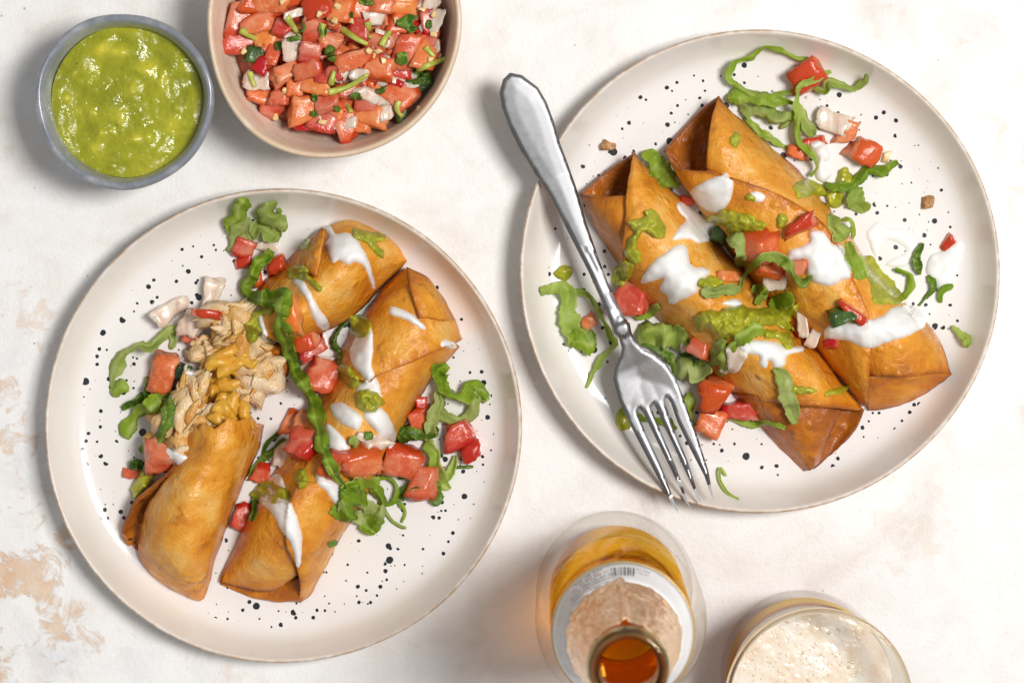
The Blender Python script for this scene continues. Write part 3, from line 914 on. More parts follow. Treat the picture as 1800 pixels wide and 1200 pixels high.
def ribbon(path, w, label, mat='lettuce', lift=1.2, tilt=0.0, twist=0.5, ruf=0.35, name='lettuce_shred', cat='lettuce', group='shredded lettuce', cols=9, taper=(0.5, 0.5), jag=0.42, step=2.2, sag=6, sup=False):
    """a strip of leaf: path in pixels, width in pixels; it rests on what is below and curls about its length"""
    P = np.array([(p[0], p[1], p[2] if len(p) > 2 else 0.0) for p in path], dtype=float)
    L = np.linalg.norm(np.diff(P[:, :2], axis=0), axis=1).sum()
    per = max(3, int(L / step / (len(P) - 1)))
    C = resample(P, per)
    n = len(C)
    sd = random.random() * 60
    zs = np.array([zhit(c[0], c[1])[0] for c in C])
    z = zs.copy()
    for _ in range(sag):
        z[1:-1] = 0.25 * z[:-2] + 0.5 * z[1:-1] + 0.25 * z[2:]
        z = np.maximum(z, zs)
    vs, rib = [], []
    acc = 0.0
    V3 = lambda x, y, q: noise.noise(Vector((x, y, q)))
    amp = 0.5 + ruf
    ribat = random.Random(int(sd * 1000)).choice([-1.0, -0.4, 0.3, 1.0, 9.0])
    for i in range(n):
        a, b = C[max(0, i - 1)], C[min(n - 1, i + 1)]
        tx, ty = b[0] - a[0], b[1] - a[1]
        ln = math.hypot(tx, ty) or 1
        nx, ny = -ty / ln, tx / ln
        if i: acc += math.hypot(C[i, 0] - C[i - 1, 0], C[i, 1] - C[i - 1, 1])
        u = i / (n - 1)
        ww = w * (1.08 + 0.75 * V3(acc * 0.030, sd, 3.1)) * min(1, taper[0] + (1 - taper[0]) * min(1, u * 6)) * min(1, taper[1] + (1 - taper[1]) * min(1, (1 - u) * 6))
        ww = max(ww, 3.0)
        th = tilt * 0.9 + twist * 2.0 * V3(acc * 0.026, sd, 0.5)
        cw, sw = max(0.30, math.cos(th)), math.sin(th)
        v0 = 0.9 * V3(acc * 0.02, sd, 11.3)
        flip = max(-1, min(1, 3.2 * V3(acc * 0.017, sd, 14.1)))
        wob = 0.22 * w * V3(acc * 0.05, sd, 6.6)
        for j in range(cols):
            v = j / (cols - 1) * 2 - 1
            side = 1 if v > 0 else -1
            jj = 1 + jag * (1.1 * V3(acc * 0.07, sd + side * 9, 2.5) + 0.45 * V3(acc * 0.17, sd + side * 5, 7.5) + 0.4 * V3(acc * 0.5, sd + side * 5, 1.5))
            h = v * ww / 2 * jj
            # creased along its length, the crease wandering and flipping between ridge and valley
            rz = amp * ww * (0.75 * flip * (0.5 - abs(v - v0)) + 0.26 * V3(acc * 0.05, v * 0.7 + sd, 4.4) + 0.07 * V3(acc * 0.14, v * 1.3 + sd, 1.1)) + (0.10 * ruf * ww * V3(acc * 0.2, sd + side * 7, 3.9) if abs(v) > 0.6 else 0)
            px = C[i, 0] + nx * (h * cw + wob)
            py = C[i, 1] + ny * (h * cw + wob)
            zz = z[i] + C[i, 2] + lift + (h * sw + rz) * 0.24 + abs(sw) * ww * 0.10
            zz = max(zz, zhit(px, py)[0] + 0.35 + 0.06 * ww * abs(V3(acc * 0.15, v, sd)))
            vs.append(W(px, py, zz))
            rib.append((1.0 if w > 12 else 0.4) * max(0, 1 - abs(v - ribat) * 3.2))
    fs = fix_up(vs, grid_faces(n, cols))
    if mat == 'lettuce' and random.Random(int(sd * 777)).random() < 0.22: mat = 'lettuce_pale'
    o = mesh_obj(name, vs, fs, M[mat], attrs={'rib': rib})
    solidify(o, 0.25, 0)
    tag(o, label, cat, group)
    if sup: support(vs, fs)
    return o

def chunk_mesh(seed, a, b, c, jitter=0.2, rnd=0.16, n=4, skinside=None, rough=0.05):
    """rounded, uneven block of a x b x c mm around the origin; returns verts, faces, skin attribute"""
    rs = random.Random(seed)
    cor = {}
    for sx in (-1, 1):
        for sy in (-1, 1):
            for sz in (-1, 1):
                cor[(sx, sy, sz)] = Vector((sx * a / 2 * (1 + rs.uniform(-jitter, jitter)), sy * b / 2 * (1 + rs.uniform(-jitter, jitter)), sz * c / 2 * (1 + rs.uniform(-jitter, jitter))))
    # cut as wedges: one end smaller, the sides leaning
    tx_, ty_ = rs.uniform(0.55, 1.0), rs.uniform(0.6, 1.0)
    ends = rs.choice([0, 1]); sg_ = rs.choice([-1, 1])
    lean = Vector((rs.uniform(-.22, .22) * a, rs.uniform(-.22, .22) * b, 0))
    for (sx, sy, sz), v in cor.items():
        if (sx, sy)[ends] == sg_:
            v[1 - ends] *= tx_; v.z *= ty_
        v += lean * sz * 0.5
        if ends == 0: v.y += sx * b * 0.08
        else: v.x += sy * a * 0.08
    vs, fs, idx, skin = [], [], {}, []
    so = Vector((rs.random() * 90, rs.random() * 90, 0))
    def vert(p):
        key = tuple(round(q, 4) for q in p)
        if key in idx: return idx[key]
        q = Vector(p)
        # round the cube's edges
        m = max(abs(q.x), abs(q.y), abs(q.z))
        s = q.normalized()
        q = q * (1 - rnd) + s * rnd * 1.25
        q = Vector([max(-1, min(1, t)) for t in q])
        tx, ty, tz = (q.x + 1) / 2, (q.y + 1) / 2, (q.z + 1) / 2
        w = Vector()
        for (sx, sy, sz), cpt in cor.items():
            w += cpt * ((tx if sx > 0 else 1 - tx) * (ty if sy > 0 else 1 - ty) * (tz if sz > 0 else 1 - tz))
        if skinside is not None:      # the skin side of a tomato bulges
            ax, sg = skinside
            if q[ax] * sg > 0:
                o1, o2 = q[(ax + 1) % 3], q[(ax + 2) % 3]
                w[ax] += sg * 0.16 * (a, b, c)[ax] * q[ax] * sg * (1 - 0.5 * (o1 * o1 + o2 * o2))
        w *= 1 + rough * 2 * noise.noise(w * 0.35 + so) + rough * noise.noise(w * 0.9 + so)
        idx[key] = len(vs)
        vs.append(w)
        sk = 0.0
        if skinside is not None:
            ax, sg = skinside
            if p[ax] * sg > 0.99: sk = 1.0
        skin.append(sk)
        return idx[key]
    g = [-1 + 2 * i / n for i in range(n + 1)]
    for ax in range(3):
        for sg in (-1, 1):
            for i in range(n):
                for j in range(n):
                    quad = []
                    for (u, v) in ((g[i], g[j]), (g[i + 1], g[j]), (g[i + 1], g[j + 1]), (g[i], g[j + 1])):
                        p = [0, 0, 0]; p[ax] = sg; p[(ax + 1) % 3] = u; p[(ax + 2) % 3] = v
                        quad.append(vert(p))
                    fs.append(tuple(quad) if sg > 0 else tuple(reversed(quad)))
    return vs, fs, skin

PX = S * 1000 * 0.975   # about mm per pixel at plate height
CNT = [0]
def dice(px, py, w, l, rot=0, h=None, label=None, kind='tomato', tilt=None, dz=0.0, z=None, name=None, cat=None, group=None, skin='auto', lie=0.7, sup=True):
    CNT[0] += 1
    rs = random.Random(CNT[0] * 17 + 3)
    a, b = w * PX, l * PX
    c = h if h else min(a, b) * rs.uniform(0.6, 0.8)
    if skin == 'auto': sk = rs.choice([(2, 1), (0, 1), (1, 1), (0, -1), (1, -1), None])
    else: sk = skin
    flat = {'onion': 0.10, 'pepper': 0.2}.get(kind, 0.22)
    vs, fs, sa = chunk_mesh(CNT[0], a * 1.06, b * 1.06, c, jitter=0.27, rnd=flat if kind != 'onion' else 0.2, n=5, skinside=sk, rough=0.12)
    if kind == 'onion':     # onion layers are cupped
        for v in vs: v.z += (v.x / a) ** 2 * a * 0.5 - a * 0.05
    zc, nrm = zhit(px, py) if z is None else (z, Vector((0, 0, 1)))
    if z is None:
        zz = [zhit(px + dx * w * .3, py + dy * l * .3)[0] for dx in (-1, 0, 1) for dy in (-1, 0, 1)]
        zc = 0.5 * zc + 0.5 * float(np.mean(zz))
    up = Vector((0, 0, 1)).lerp(nrm, lie if nrm.z > 0.5 else 0.3).normalized()
    q = Vector((0, 0, 1)).rotation_difference(up).to_matrix()
    t = tilt if tilt is not None else (rs.uniform(-14, 14), rs.uniform(-14, 14))
    Mx = q @ Matrix.Rotation(R(-rot), 3, 'Z') @ Matrix.Rotation(R(t[0]), 3, 'X') @ Matrix.Rotation(R(t[1]), 3, 'Y')
    o0 = W(px, py, zc + c * 0.42 + dz)
    wv = [o0 + (Mx @ v) * 0.001 for v in vs]
    mt = {'tomato': 'tomato', 'orange': 'tomato_orange', 'onion': 'onion', 'pepper': 'pepper', 'crumb': 'crumb', 'seed': 'seed'}[kind]
    nm = name or {'tomato': 'tomato_piece', 'orange': 'tomato_piece', 'onion': 'onion_piece', 'pepper': 'green_chile_piece', 'crumb': 'fried_crumb', 'seed': 'tomato_seed'}[kind]
    ob = mesh_obj(nm, wv, fs, M[mt], attrs={'skin': sa}, origin=W(px, py, zc))
    tag(ob, label, cat or {'tomato': 'tomato', 'orange': 'tomato', 'onion': 'onion', 'pepper': 'chile', 'crumb': 'crumb', 'seed': 'seed'}[kind],
        group or {'tomato': 'diced tomato on the plates', 'orange': 'diced tomato on the plates', 'onion': 'diced onion on the plates', 'pepper': 'green chile pieces', 'crumb': 'crumbs on the plates', 'seed': 'seeds'}[kind])
    if sup: support(wv, fs)
    return ob

def shred(px, py, z, l, w, rot, mat, parent, name='chicken_shred', tilt=0.0):
    """a torn fibre bundle of meat (or chile) l x w mm"""
    CNT[0] += 1
    rs = random.Random(CNT[0] * 7)
    nu, nv = 14, 10
    vs, fs = [], []
    sd = rs.random() * 80
    for i in range(nu):
        u = i / (nu - 1)
        prof = max(0.04, math.sin(math.pi * min(1, max(0, u)) ** 0.9)) ** 0.8
        bend = math.sin(u * 3.1 + sd) * w * 0.45
        for j in range(nv):
            a = 2 * math.pi * j / nv
            rr = w / 2 * prof * (1 + 0.35 * noise.noise(Vector((u * 4, math.cos(a), sd))) + 0.6 * noise.noise(Vector((math.cos(a) * 1.7, math.sin(a) * 1.7, sd + u * 2.2))) + 0.55 * noise.noise(Vector((math.cos(a) * 4, math.sin(a) * 4, sd + u * 3))))
            ex = l * (u - 0.5) + (l * 0.12 * noise.noise(Vector((math.cos(a) * 3, math.sin(a) * 3, sd))) if i in (0, nu - 1, 1, nu - 2) else 0)
            vs.append(Vector((ex, rr * math.cos(a) + bend, rr * math.sin(a) * 0.8)))
    for i in range(nu - 1):
        for j in range(nv):
            fs.append((i * nv + j, (i + 1) * nv + j, (i + 1) * nv + (j + 1) % nv, i * nv + (j + 1) % nv))
    fs.append(tuple(range(nv))); fs.append(tuple(reversed(range((nu - 1) * nv, nu * nv))))
    Mx = Matrix.Rotation(R(-rot), 3, 'Z') @ Matrix.Rotation(R(tilt), 3, 'Y')
    o0 = W(px, py, max(z, 5.0 + w * 0.3))
    wv = [o0 + (Mx @ v) * 0.001 for v in vs]
    o = mesh_obj(name, [v * 0.001 for v in vs], fs, M[mat], parent, origin=Vector((0, 0, 0)))
    o.location = o0 - wloc(parent)
    o.rotation_euler = Mx.to_euler()
    support(wv, fs)
    return o

# ------------------------------------------------------------------ chicken filling of the two torn rolls
rs0 = random.Random(21)
def heap(parent, spots):
    for (px, py, z, l, w, rot, mt) in spots:
        if mt == 'y':
            for k in range(3):
                shred(px + rs0.uniform(-12, 12), py + rs0.uniform(-12, 12), z + rs0.uniform(0, 2.5), l * rs0.uniform(.5, .9), w * rs0.uniform(.6, .9), rot + rs0.uniform(-50, 50), 'chile', parent, 'chile_piece', rs0.uniform(-25, 25))
        else:
            shred(px, py, z - 1.5, l * 1.05, w * 1.5, rot, 'chicken', parent, 'chicken_shred', rs0.uniform(-12, 12))
            for k in range(5):
                big = k < 2
                shred(px + rs0.uniform(-13, 13), py + rs0.uniform(-13, 13), z + rs0.uniform(-0.5, 1.5), l * (rs0.uniform(.45, .75) if big else rs0.uniform(.7, 1.1)), w * (rs0.uniform(.55, .85) if big else rs0.uniform(.16, .26)), rot + rs0.uniform(-30, 30), 'chicken', parent, 'chicken_shred', rs0.uniform(-30, 30))
heap(rE, [(395, 560, 20, 22, 8, -35, 'c'), (410, 572, 22, 20, 7, -30, 'c'), (405, 592, 18, 15, 6, -50, 'c'), (425, 555, 22, 18, 8, -35, 'c'),
          (362, 612, 11, 15, 7, 20, 'c'), (370, 630, 12, 14, 8, -40, 'c'), (385, 610, 15, 13, 6, 10, 'c'), 
          (398, 632, 17, 17, 11, -50, 'y'), (410, 655, 12, 15, 9, 10, 'y'), (425, 625, 16, 12, 8, -30, 'y'), (440, 640, 14, 16, 9, -40, 'c'), (455, 660, 11, 17, 9, -50, 'c'),
          (440, 675, 8, 15, 9, 30, 'y'), (420, 680, 7, 12, 7, 0, 'c'), (470, 640, 12, 14, 9, 60, 'c'), (380, 660, 9, 14, 9, 15, 'y'), (460, 615, 17, 14, 8, -20, 'c'),
          (430, 600, 17, 16, 8, 25, 'c'), (455, 685, 7, 12, 7, -60, 'c'), (400, 610, 15, 14, 6, -70, 'c')])
heap(rC, [(330, 690, 22, 22, 6, -65, 'c'), (318, 710, 22, 26, 8, -75, 'c'), (340, 715, 26, 26, 7, -70, 'c'), (325, 740, 24, 26, 9, -75, 'c'), (310, 750, 18, 22, 8, -80, 'c'), (345, 740, 27, 18, 7, -60, 'c'),
          (308, 775, 18, 20, 9, -70, 'c'), (330, 770, 25, 20, 8, -80, 'c'), (318, 795, 20, 18, 9, -40, 'c'), (352, 725, 22, 16, 7, 80, 'c'), (350, 680, 18, 16, 5, -70, 'c'),
          (385, 725, 22, 17, 11, 15, 'y'), (410, 720, 22, 15, 11, -20, 'y'), (398, 738, 26, 16, 9, 0, 'y'), (370, 740, 25, 14, 9, 40, 'c'), (425, 735, 20, 14, 9, 30, 'y'), (430, 720, 16, 12, 8, 70, 'c'),
          (437, 703, 12, 12, 6, 50, 'c'), (365, 755, 27, 12, 7, -20, 'c'), (335, 800, 27, 15, 8, -60, 'c'), (300, 730, 14, 16, 8, -70, 'c'), (375, 700, 12, 14, 8, 0, 'y')])
rebuild()

# ------------------------------------------------------------------ lettuce and tomato that lie on the plates under everything
TOP = 'at the top of the left plate'
ribbon([(436, 349, 6), (425, 368, 5), (414, 390, 2), (404, 412, 0)], 34, 'bright lettuce tip pointing up ' + TOP, tilt=0.5, ruf=0.5, taper=(0.15, 0.7))
ribbon([(432, 380, 5), (424, 405, 4), (418, 430, 1), (417, 448, 0)], 36, 'crumpled lettuce piece above the leftmost red tomato ' + TOP, tilt=-0.3, ruf=0.6)
ribbon([(464, 357, 5), (470, 380, 6), (484, 395, 4), (505, 392, 2)], 40, 'folded lettuce leaf with a blunt right tip ' + TOP, 'lettuce_pale', tilt=0.4, ruf=0.4)
ribbon([(440, 412, 1), (460, 402, 2), (478, 412, 2), (492, 420, 1)], 30, 'darker lettuce fold between the two upright tips ' + TOP, 'lettuce', tilt=-0.3)
dice(430, 436, 34, 30, 20, label='deep red tomato cube tucked under lettuce at top of left plate')
dice(428, 462, 26, 20, -10, label='small red tomato cube below the topmost lettuce on left plate')
dice(470, 434, 34, 24, 25, 3, label='pale onion sliver beside topmost tomato of left plate', kind='onion')
dice(375, 516, 36, 48, 10, 5, 'tall translucent onion wedge standing alone left of the torn roll', 'onion')
dice(297, 546, 52, 34, -28, 6, 'wide white onion piece leftmost on the left plate', 'onion')
dice(338, 568, 36, 38, 25, 7, 'squarish onion piece beside the torn chicken filling', 'onion')
dice(336, 595, 30, 18, 20, 5, 'pale pinkish onion bit below the squarish onion piece', 'orange')
dice(364, 551, 40, 15, 8, 4.5, 'flat tomato sliver under the tall onion wedge', 'tomato', skin=(2, 1))
ribbon([(192, 680), (203, 655), (212, 626, 2), (238, 609, 4), (268, 608, 4), (290, 588, 3), (314, 574, 1)], 19, 'long hooked lettuce shred at the left edge of the left plate', 'lettuce', tilt=0.7, twist=0.5)
ribbon([(196, 693), (211, 684, 1), (225, 676, 1)], 22, 'small lettuce triangle at the foot of the hooked shred', 'lettuce')
ribbon([(300, 582), (305, 600), (302, 614)], 14, 'short lettuce scrap hanging below the hooked shred', 'lettuce')
ribbon([(305, 680, 2), (270, 702, 2), (242, 728, 1), (218, 768)], 26, 'broad dark lettuce strip running down left beside the bitten roll', 'lettuce', ruf=0.5)
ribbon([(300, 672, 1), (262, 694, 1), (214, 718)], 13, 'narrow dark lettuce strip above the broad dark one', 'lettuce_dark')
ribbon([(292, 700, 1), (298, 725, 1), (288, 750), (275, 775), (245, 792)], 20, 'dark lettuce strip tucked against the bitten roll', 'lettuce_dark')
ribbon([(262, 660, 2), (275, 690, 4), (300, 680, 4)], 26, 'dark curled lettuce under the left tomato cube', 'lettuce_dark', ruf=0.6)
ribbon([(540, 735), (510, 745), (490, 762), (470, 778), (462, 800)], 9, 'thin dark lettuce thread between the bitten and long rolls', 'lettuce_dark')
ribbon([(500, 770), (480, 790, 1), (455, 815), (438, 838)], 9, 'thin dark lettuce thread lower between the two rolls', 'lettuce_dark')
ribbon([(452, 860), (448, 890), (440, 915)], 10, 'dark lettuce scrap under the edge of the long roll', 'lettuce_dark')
dice(512, 742, 28, 34, 30, label='dark red tomato in the shadow under the lettuce strip')
dice(459, 832, 34, 28, 10, label='dark red tomato wedged between bitten roll and long roll')
dice(424, 908, 26, 40, 15, label='dark tomato low in the gap between the two lower rolls')
dice(235, 833, 34, 16, 10, label='thin tomato slice left of the bitten roll')
ribbon([(228, 820, 2), (238, 815, 3), (252, 820, 2)], 14, 'small dark leaf on the thin tomato slice left of bitten roll', 'cilantro')
# right half of the left plate
RC = 'right of the long roll'
ribbon([(786, 640, 1), (770, 655, 3), (778, 680, 6), (800, 700, 6), (822, 694, 4), (836, 684, 3), (858, 698, 1)], 26, 'big looping lettuce shred ' + RC, 'lettuce', tilt=0.3, ruf=0.5)
ribbon([(776, 690, 3), (770, 715, 4), (785, 732, 3), (812, 738, 2), (836, 715, 2), (842, 688, 2), (856, 705)], 22, 'lower arc of the lettuce loop ' + RC, 'lettuce', tilt=-0.4, ruf=0.5)
ribbon([(772, 690, 5), (765, 718, 5), (756, 745, 4), (752, 775, 2)], 20, 'upright lettuce strip below the loop ' + RC, 'lettuce_pale', ruf=0.5)
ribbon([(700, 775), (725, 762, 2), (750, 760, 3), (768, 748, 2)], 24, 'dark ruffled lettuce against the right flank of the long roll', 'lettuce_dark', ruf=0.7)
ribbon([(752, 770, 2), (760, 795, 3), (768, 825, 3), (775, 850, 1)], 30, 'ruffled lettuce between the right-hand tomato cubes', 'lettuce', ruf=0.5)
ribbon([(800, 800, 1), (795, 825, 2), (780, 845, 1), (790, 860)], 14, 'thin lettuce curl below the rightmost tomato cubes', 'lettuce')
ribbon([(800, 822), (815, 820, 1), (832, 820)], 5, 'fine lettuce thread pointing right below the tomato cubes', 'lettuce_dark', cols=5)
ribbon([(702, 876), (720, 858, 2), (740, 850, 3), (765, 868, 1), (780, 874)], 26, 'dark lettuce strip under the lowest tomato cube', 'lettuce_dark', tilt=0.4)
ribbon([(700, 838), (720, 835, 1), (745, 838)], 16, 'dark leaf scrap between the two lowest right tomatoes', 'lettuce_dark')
ribbon([(655, 845, 1), (680, 838, 2), (697, 855, 2), (694, 880, 2), (675, 890, 1), (672, 900)], 7, 'slim looped lettuce stem below the long roll', 'lettuce', cols=5)
ribbon([(672, 892), (690, 915), (705, 925), (714, 928)], 7, 'slim lettuce thread trailing down right of the loop', 'lettuce', cols=5)
ribbon([(700, 880), (712, 900), (706, 918)], 7, 'short curved lettuce thread beside the black speckles', 'lettuce', cols=5)
ribbon([(644, 905, 1), (650, 925, 1), (660, 938)], 26, 'pale lettuce tip at the bottom of the ruffle', 'lettuce', ruf=0.5)
ribbon([(640, 905, 2), (660, 920, 1), (676, 915)], 12, 'lettuce scrap at lower right of the ruffle', 'lettuce')
ribbon([(578, 960), (592, 950)], 12, 'tiny dark leaf under the right edge of the long roll', 'lettuce_dark')
dice(733, 737, 40, 30, -15, label='dull red tomato cube against the right flank of the long roll')
dice(742, 708, 20, 18, 0, label='small dark tomato bit above the dull red cube')
dice(804, 764, 54, 42, -25, 10, 'large tomato cube inside the lettuce loop, rightmost pair', skin=(1, -1))
dice(826, 791, 36, 32, -20, 7, 'small bright tomato cube, rightmost on the left plate', skin=(2, 1))
dice(700, 812, 60, 50, 20, 13, 'large bright tomato wedge right of the cream dollops', skin=(1, 1))
dice(746, 847, 42, 50, 8, 10, 'upright orange tomato cube on dark lettuce', 'orange')
# right plate
UR = 'at the top of the right plate'
ribbon([(1428, 102), (1408, 104, 1), (1372, 90, 2), (1345, 84, 3), (1318, 102, 4), (1292, 112, 4), (1283, 138, 4), (1305, 156, 4), (1345, 170, 4), (1375, 166, 4), (1398, 158, 3)], 13, 'long looped lettuce strip ' + UR, 'lettuce', tilt=0.9, twist=0.35, ruf=0.25)
ribbon([(1278, 172, 2), (1315, 172, 5), (1360, 178, 6), (1394, 182, 4)], 22, 'wide wavy lettuce strip just under the loop', 'lettuce', ruf=0.5, tilt=0.3)
ribbon([(1300, 190, 1), (1338, 195, 4), (1369, 206, 5), (1400, 203, 4)], 24, 'second wavy lettuce strip touching the upper roll', 'lettuce', ruf=0.4, tilt=-0.3)
ribbon([(1310, 205), (1333, 231, 1), (1358, 246, 1), (1386, 260)], 14, 'dark lettuce strip along the back of the upper roll', 'lettuce')
ribbon([(1372, 226, 1), (1385, 215, 2), (1392, 200, 2)], 7, 'thin lettuce link between the wavy strips and back strip', 'lettuce', cols=5)
dice(1419, 131, 56, 50, -28, 10, 'orange red tomato wedge inside the top lettuce loop', 'orange', skin=(2, 1))
ribbon([(1460, 124, 3), (1428, 140, 9), (1404, 153, 10), (1399, 176, 9), (1404, 200, 8), (1403, 230, 6), (1409, 251, 5), (1430, 272, 5), (1436, 294, 4), (1424, 310, 2)], 15, 'vertical lettuce ribbon passing in front of the top tomato', 'lettuce', tilt=0.3, twist=0.5)
ribbon([(1426, 155, 2), (1450, 160, 2), (1458, 146, 3), (1486, 152, 2), (1503, 154, 1), (1520, 142, 3), (1522, 130, 5)], 16, 'lettuce ribbon ending in a hook toward the right rim', 'lettuce', tilt=0.4)
ribbon([(1405, 190, 6), (1417, 216, 5), (1430, 240, 3)], 15, 'short lettuce strip right of the vertical ribbon', 'lettuce')
dice(1428, 251, 44, 24, -10, 6, 'red tomato slice under the small cream dollop near the top roll', skin=(2, 1))
dice(1404, 268, 34, 26, 20, 6, 'dark tomato piece behind the upper roll', skin=None)
dice(1487, 234, 30, 44, 20, 5, 'orange tomato sliver joined to an onion piece', 'orange')
dice(1469, 217, 46, 38, 25, 5, 'cloudy onion piece beside the orange tomato sliver', 'onion')
dice(1521, 266, 46, 42, 25, 8, 'neat tomato cube alone on the right plate, upper right', 'orange', skin=(2, 1))
ribbon([(1450, 322, 1), (1480, 330, 3), (1505, 322, 3), (1525, 297, 2), (1552, 301, 1), (1579, 285, 1)], 17, 'lettuce strip with raised tip right of the upper roll', 'lettuce', tilt=0.5)
ribbon([(1497, 332, 1), (1508, 352, 1), (1520, 374)], 26, 'broad lettuce end below the raised-tip strip', 'lettuce')
ribbon([(950, 510, 1), (970, 508, 2), (992, 508, 2), (998, 528, 2), (1003, 565, 2), (1010, 606)], 34, 'flat lettuce leaf at the left rim of the right plate', 'lettuce', taper=(0.7, 0.9), ruf=0.25, jag=.4)
ribbon([(1004, 600, 1), (1028, 598, 1), (1048, 596)], 34, 'blunt foot of the flat lettuce leaf beside the fork', 'lettuce', ruf=0.25)
ribbon([(1002, 511, 2), (1033, 517, 3), (1057, 556, 3), (1072, 587, 4), (1082, 603, 4), (1065, 622, 2), (1045, 650, 1), (1031, 681)], 9, 'long thin lettuce thread left of the fork neck', 'lettuce', cols=5)
dice(1035, 563, 24, 20, -25, 4, 'little tomato chip between lettuce leaf and fork')
dice(1117, 519, 54, 54, 5, 12, 'dark red tomato cube behind the fork neck', skin=(0, -1))
ribbon([(1112, 556, 2), (1140, 552, 3), (1160, 540, 2)], 18, 'bright lettuce scrap below the dark red tomato by the fork', 'lettuce')
ribbon([(1120, 592, 2), (1155, 586, 5), (1185, 592, 5), (1210, 606, 4)], 34, 'ruffled lettuce between fork head and lower roll', 'lettuce', ruf=0.6)
ribbon([(1190, 660, 2), (1208, 648, 5), (1228, 650, 5), (1242, 638, 5)], 36, 'crinkled lettuce lobe right of the fork head', 'lettuce', ruf=0.6)
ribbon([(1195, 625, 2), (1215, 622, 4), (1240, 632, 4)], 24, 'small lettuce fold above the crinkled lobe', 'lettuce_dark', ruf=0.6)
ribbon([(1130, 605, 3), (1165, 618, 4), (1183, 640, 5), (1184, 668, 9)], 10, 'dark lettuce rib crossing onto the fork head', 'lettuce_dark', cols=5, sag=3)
ribbon([(1215, 690, 2), (1208, 720, 2), (1222, 760)], 18, 'wavy lettuce strip right of the fork tines', 'lettuce')
ribbon([(1090, 720, 0), (1130, 735, 1), (1165, 740, 1), (1190, 752)], 12, 'lettuce strip lying under the fork tines', 'lettuce')
ribbon([(1278, 716, 2), (1290, 735, 1), (1320, 746, 1), (1345, 742), (1380, 752)], 10, 'thin lettuce strip under the lower roll by the red tomatoes', 'lettuce', cols=5)
ribbon([(1143, 262, 1), (1150, 285, 2), (1170, 305, 3), (1190, 330, 3)], 34, 'lettuce leaf wedged between the two open roll ends', 'lettuce', ruf=0.4)
dice(1259, 694, 54, 48, 15, 13, 'upper red tomato cube of the pair under the lower roll', skin=(2, 1))
dice(1250, 741, 52, 42, 15, 10, 'lower red tomato cube of the pair under the lower roll', skin=None)
dice(1303, 722, 54, 34, 5, 8, 'dark tomato slice half hidden under the lower roll')
ribbon([(1277, 836), (1266, 823, 1), (1265, 842, 1), (1277, 864), (1299, 877)], 5, 'fine lettuce curl alone near the bottom rim of the right plate', 'lettuce', cols=5, jag=0.1)
ribbon([(1673, 574, 1), (1690, 586, 1), (1702, 596, 1), (1697, 610)], 15, 'short bent lettuce scrap near the right rim', 'lettuce', ruf=.3)
ribbon([(1621, 427), (1613, 452, 2), (1617, 483, 1)], 14, 'dark lettuce blade left of the cream puddle on the plate', 'lettuce_dark')
ribbon([(1630, 485), (1640, 503, 1), (1630, 520), (1616, 538)], 9, 'thin lettuce fork tip below the cream puddle', 'lettuce_dark', cols=5)
ribbon([(1676, 502), (1656, 512, 1), (1655, 532)], 10, 'short lettuce spike under the cream puddle', 'lettuce', cols=5)
ribbon([(1573, 473, 2), (1597, 483, 2), (1601, 507, 1), (1587, 524)], 10, 'curved lettuce thread beside the right flank of the upper roll', 'lettuce', cols=5)
dice(1070, 257, 17, 18, 20, 3.4, 'brown crumb dusted white near the upper fork handle', 'crumb')
dice(1631, 355, 18, 17, 0, 3, 'brown crumb near the right rim of the right plate', 'crumb')
dice(1557, 276, 14, 15, 0, 2.6, 'single tan seed on the right plate beside the tomato cube', 'seed')
rebuild()

# ------------------------------------------------------------------ sour cream and guacamole
LP, RP = 'on the left plate', 'on the right plate'
cream([(568, 400), (580, 395), (590, 411), (610, 408), (628, 420), (640, 440), (650, 460), (658, 490), (661, 508), (655, 510), (648, 490), (640, 470), (625, 462), (610, 466), (595, 458), (585, 462), (575, 446), (571, 430), (579, 414)], 'cream dollop with long tail on the topmost roll ' + LP)
cream([(513, 491), (528, 487), (545, 510), (560, 538), (579, 566), (577, 579), (564, 579), (550, 560), (538, 530), (524, 506)], 'straight cream streak below guacamole on the torn upper roll', T=2.2)
cream([(650, 565), (657, 600), (654, 640), (658, 660), (648, 674), (637, 662), (620, 642), (614, 620), (620, 600), (632, 578)], 'cream dollop under a guacamole cap on the upper half of the long roll')
cream([(684, 541), (692, 537), (720, 549), (737, 561), (749, 575), (743, 579), (707, 560), (685, 553)], 'short diagonal cream dash near the folded end of the long roll', T=1.8, e=6)
cream([(774, 602), (780, 596), (797, 600), (807, 606), (800, 613), (778, 611)], 'tiny cream spot at the right tip of the long roll', T=1.6, e=6)
cream([(633, 673), (660, 662), (672, 695), (666, 718), (638, 716), (627, 690)], 'cream patch under the round guacamole blob in mid plate', T=2.2)
cream([(580, 714), (591, 706), (607, 709), (632, 727), (638, 740), (629, 756), (610, 750), (588, 734)], 'oval cream dollop left of the round guacamole blob', T=3.2)
cream([(638, 727), (670, 717), (686, 736), (696, 761), (693, 781), (684, 789), (676, 777), (657, 755)], 'cream dollop dripping right below the round guacamole blob', T=3.0)
cream([(572, 746), (588, 752), (613, 780), (617, 793), (600, 797), (581, 790), (574, 774)], 'cream patch half hidden behind the lettuce strip in mid plate', T=2.4)
cream([(555, 834), (562, 828), (584, 841), (601, 853), (600, 872), (603, 896), (591, 889), (572, 864), (557, 848)], 'cream patch left of the lettuce ruffle at the lower plate', T=2.6)
cream([(481, 834), (495, 838), (511, 879), (525, 915), (532, 951), (529, 990), (522, 996), (513, 962), (495, 933), (474, 899), (452, 880), (445, 871), (460, 855)], 'long pointed cream drip on the lower end of the long roll', T=3.0)
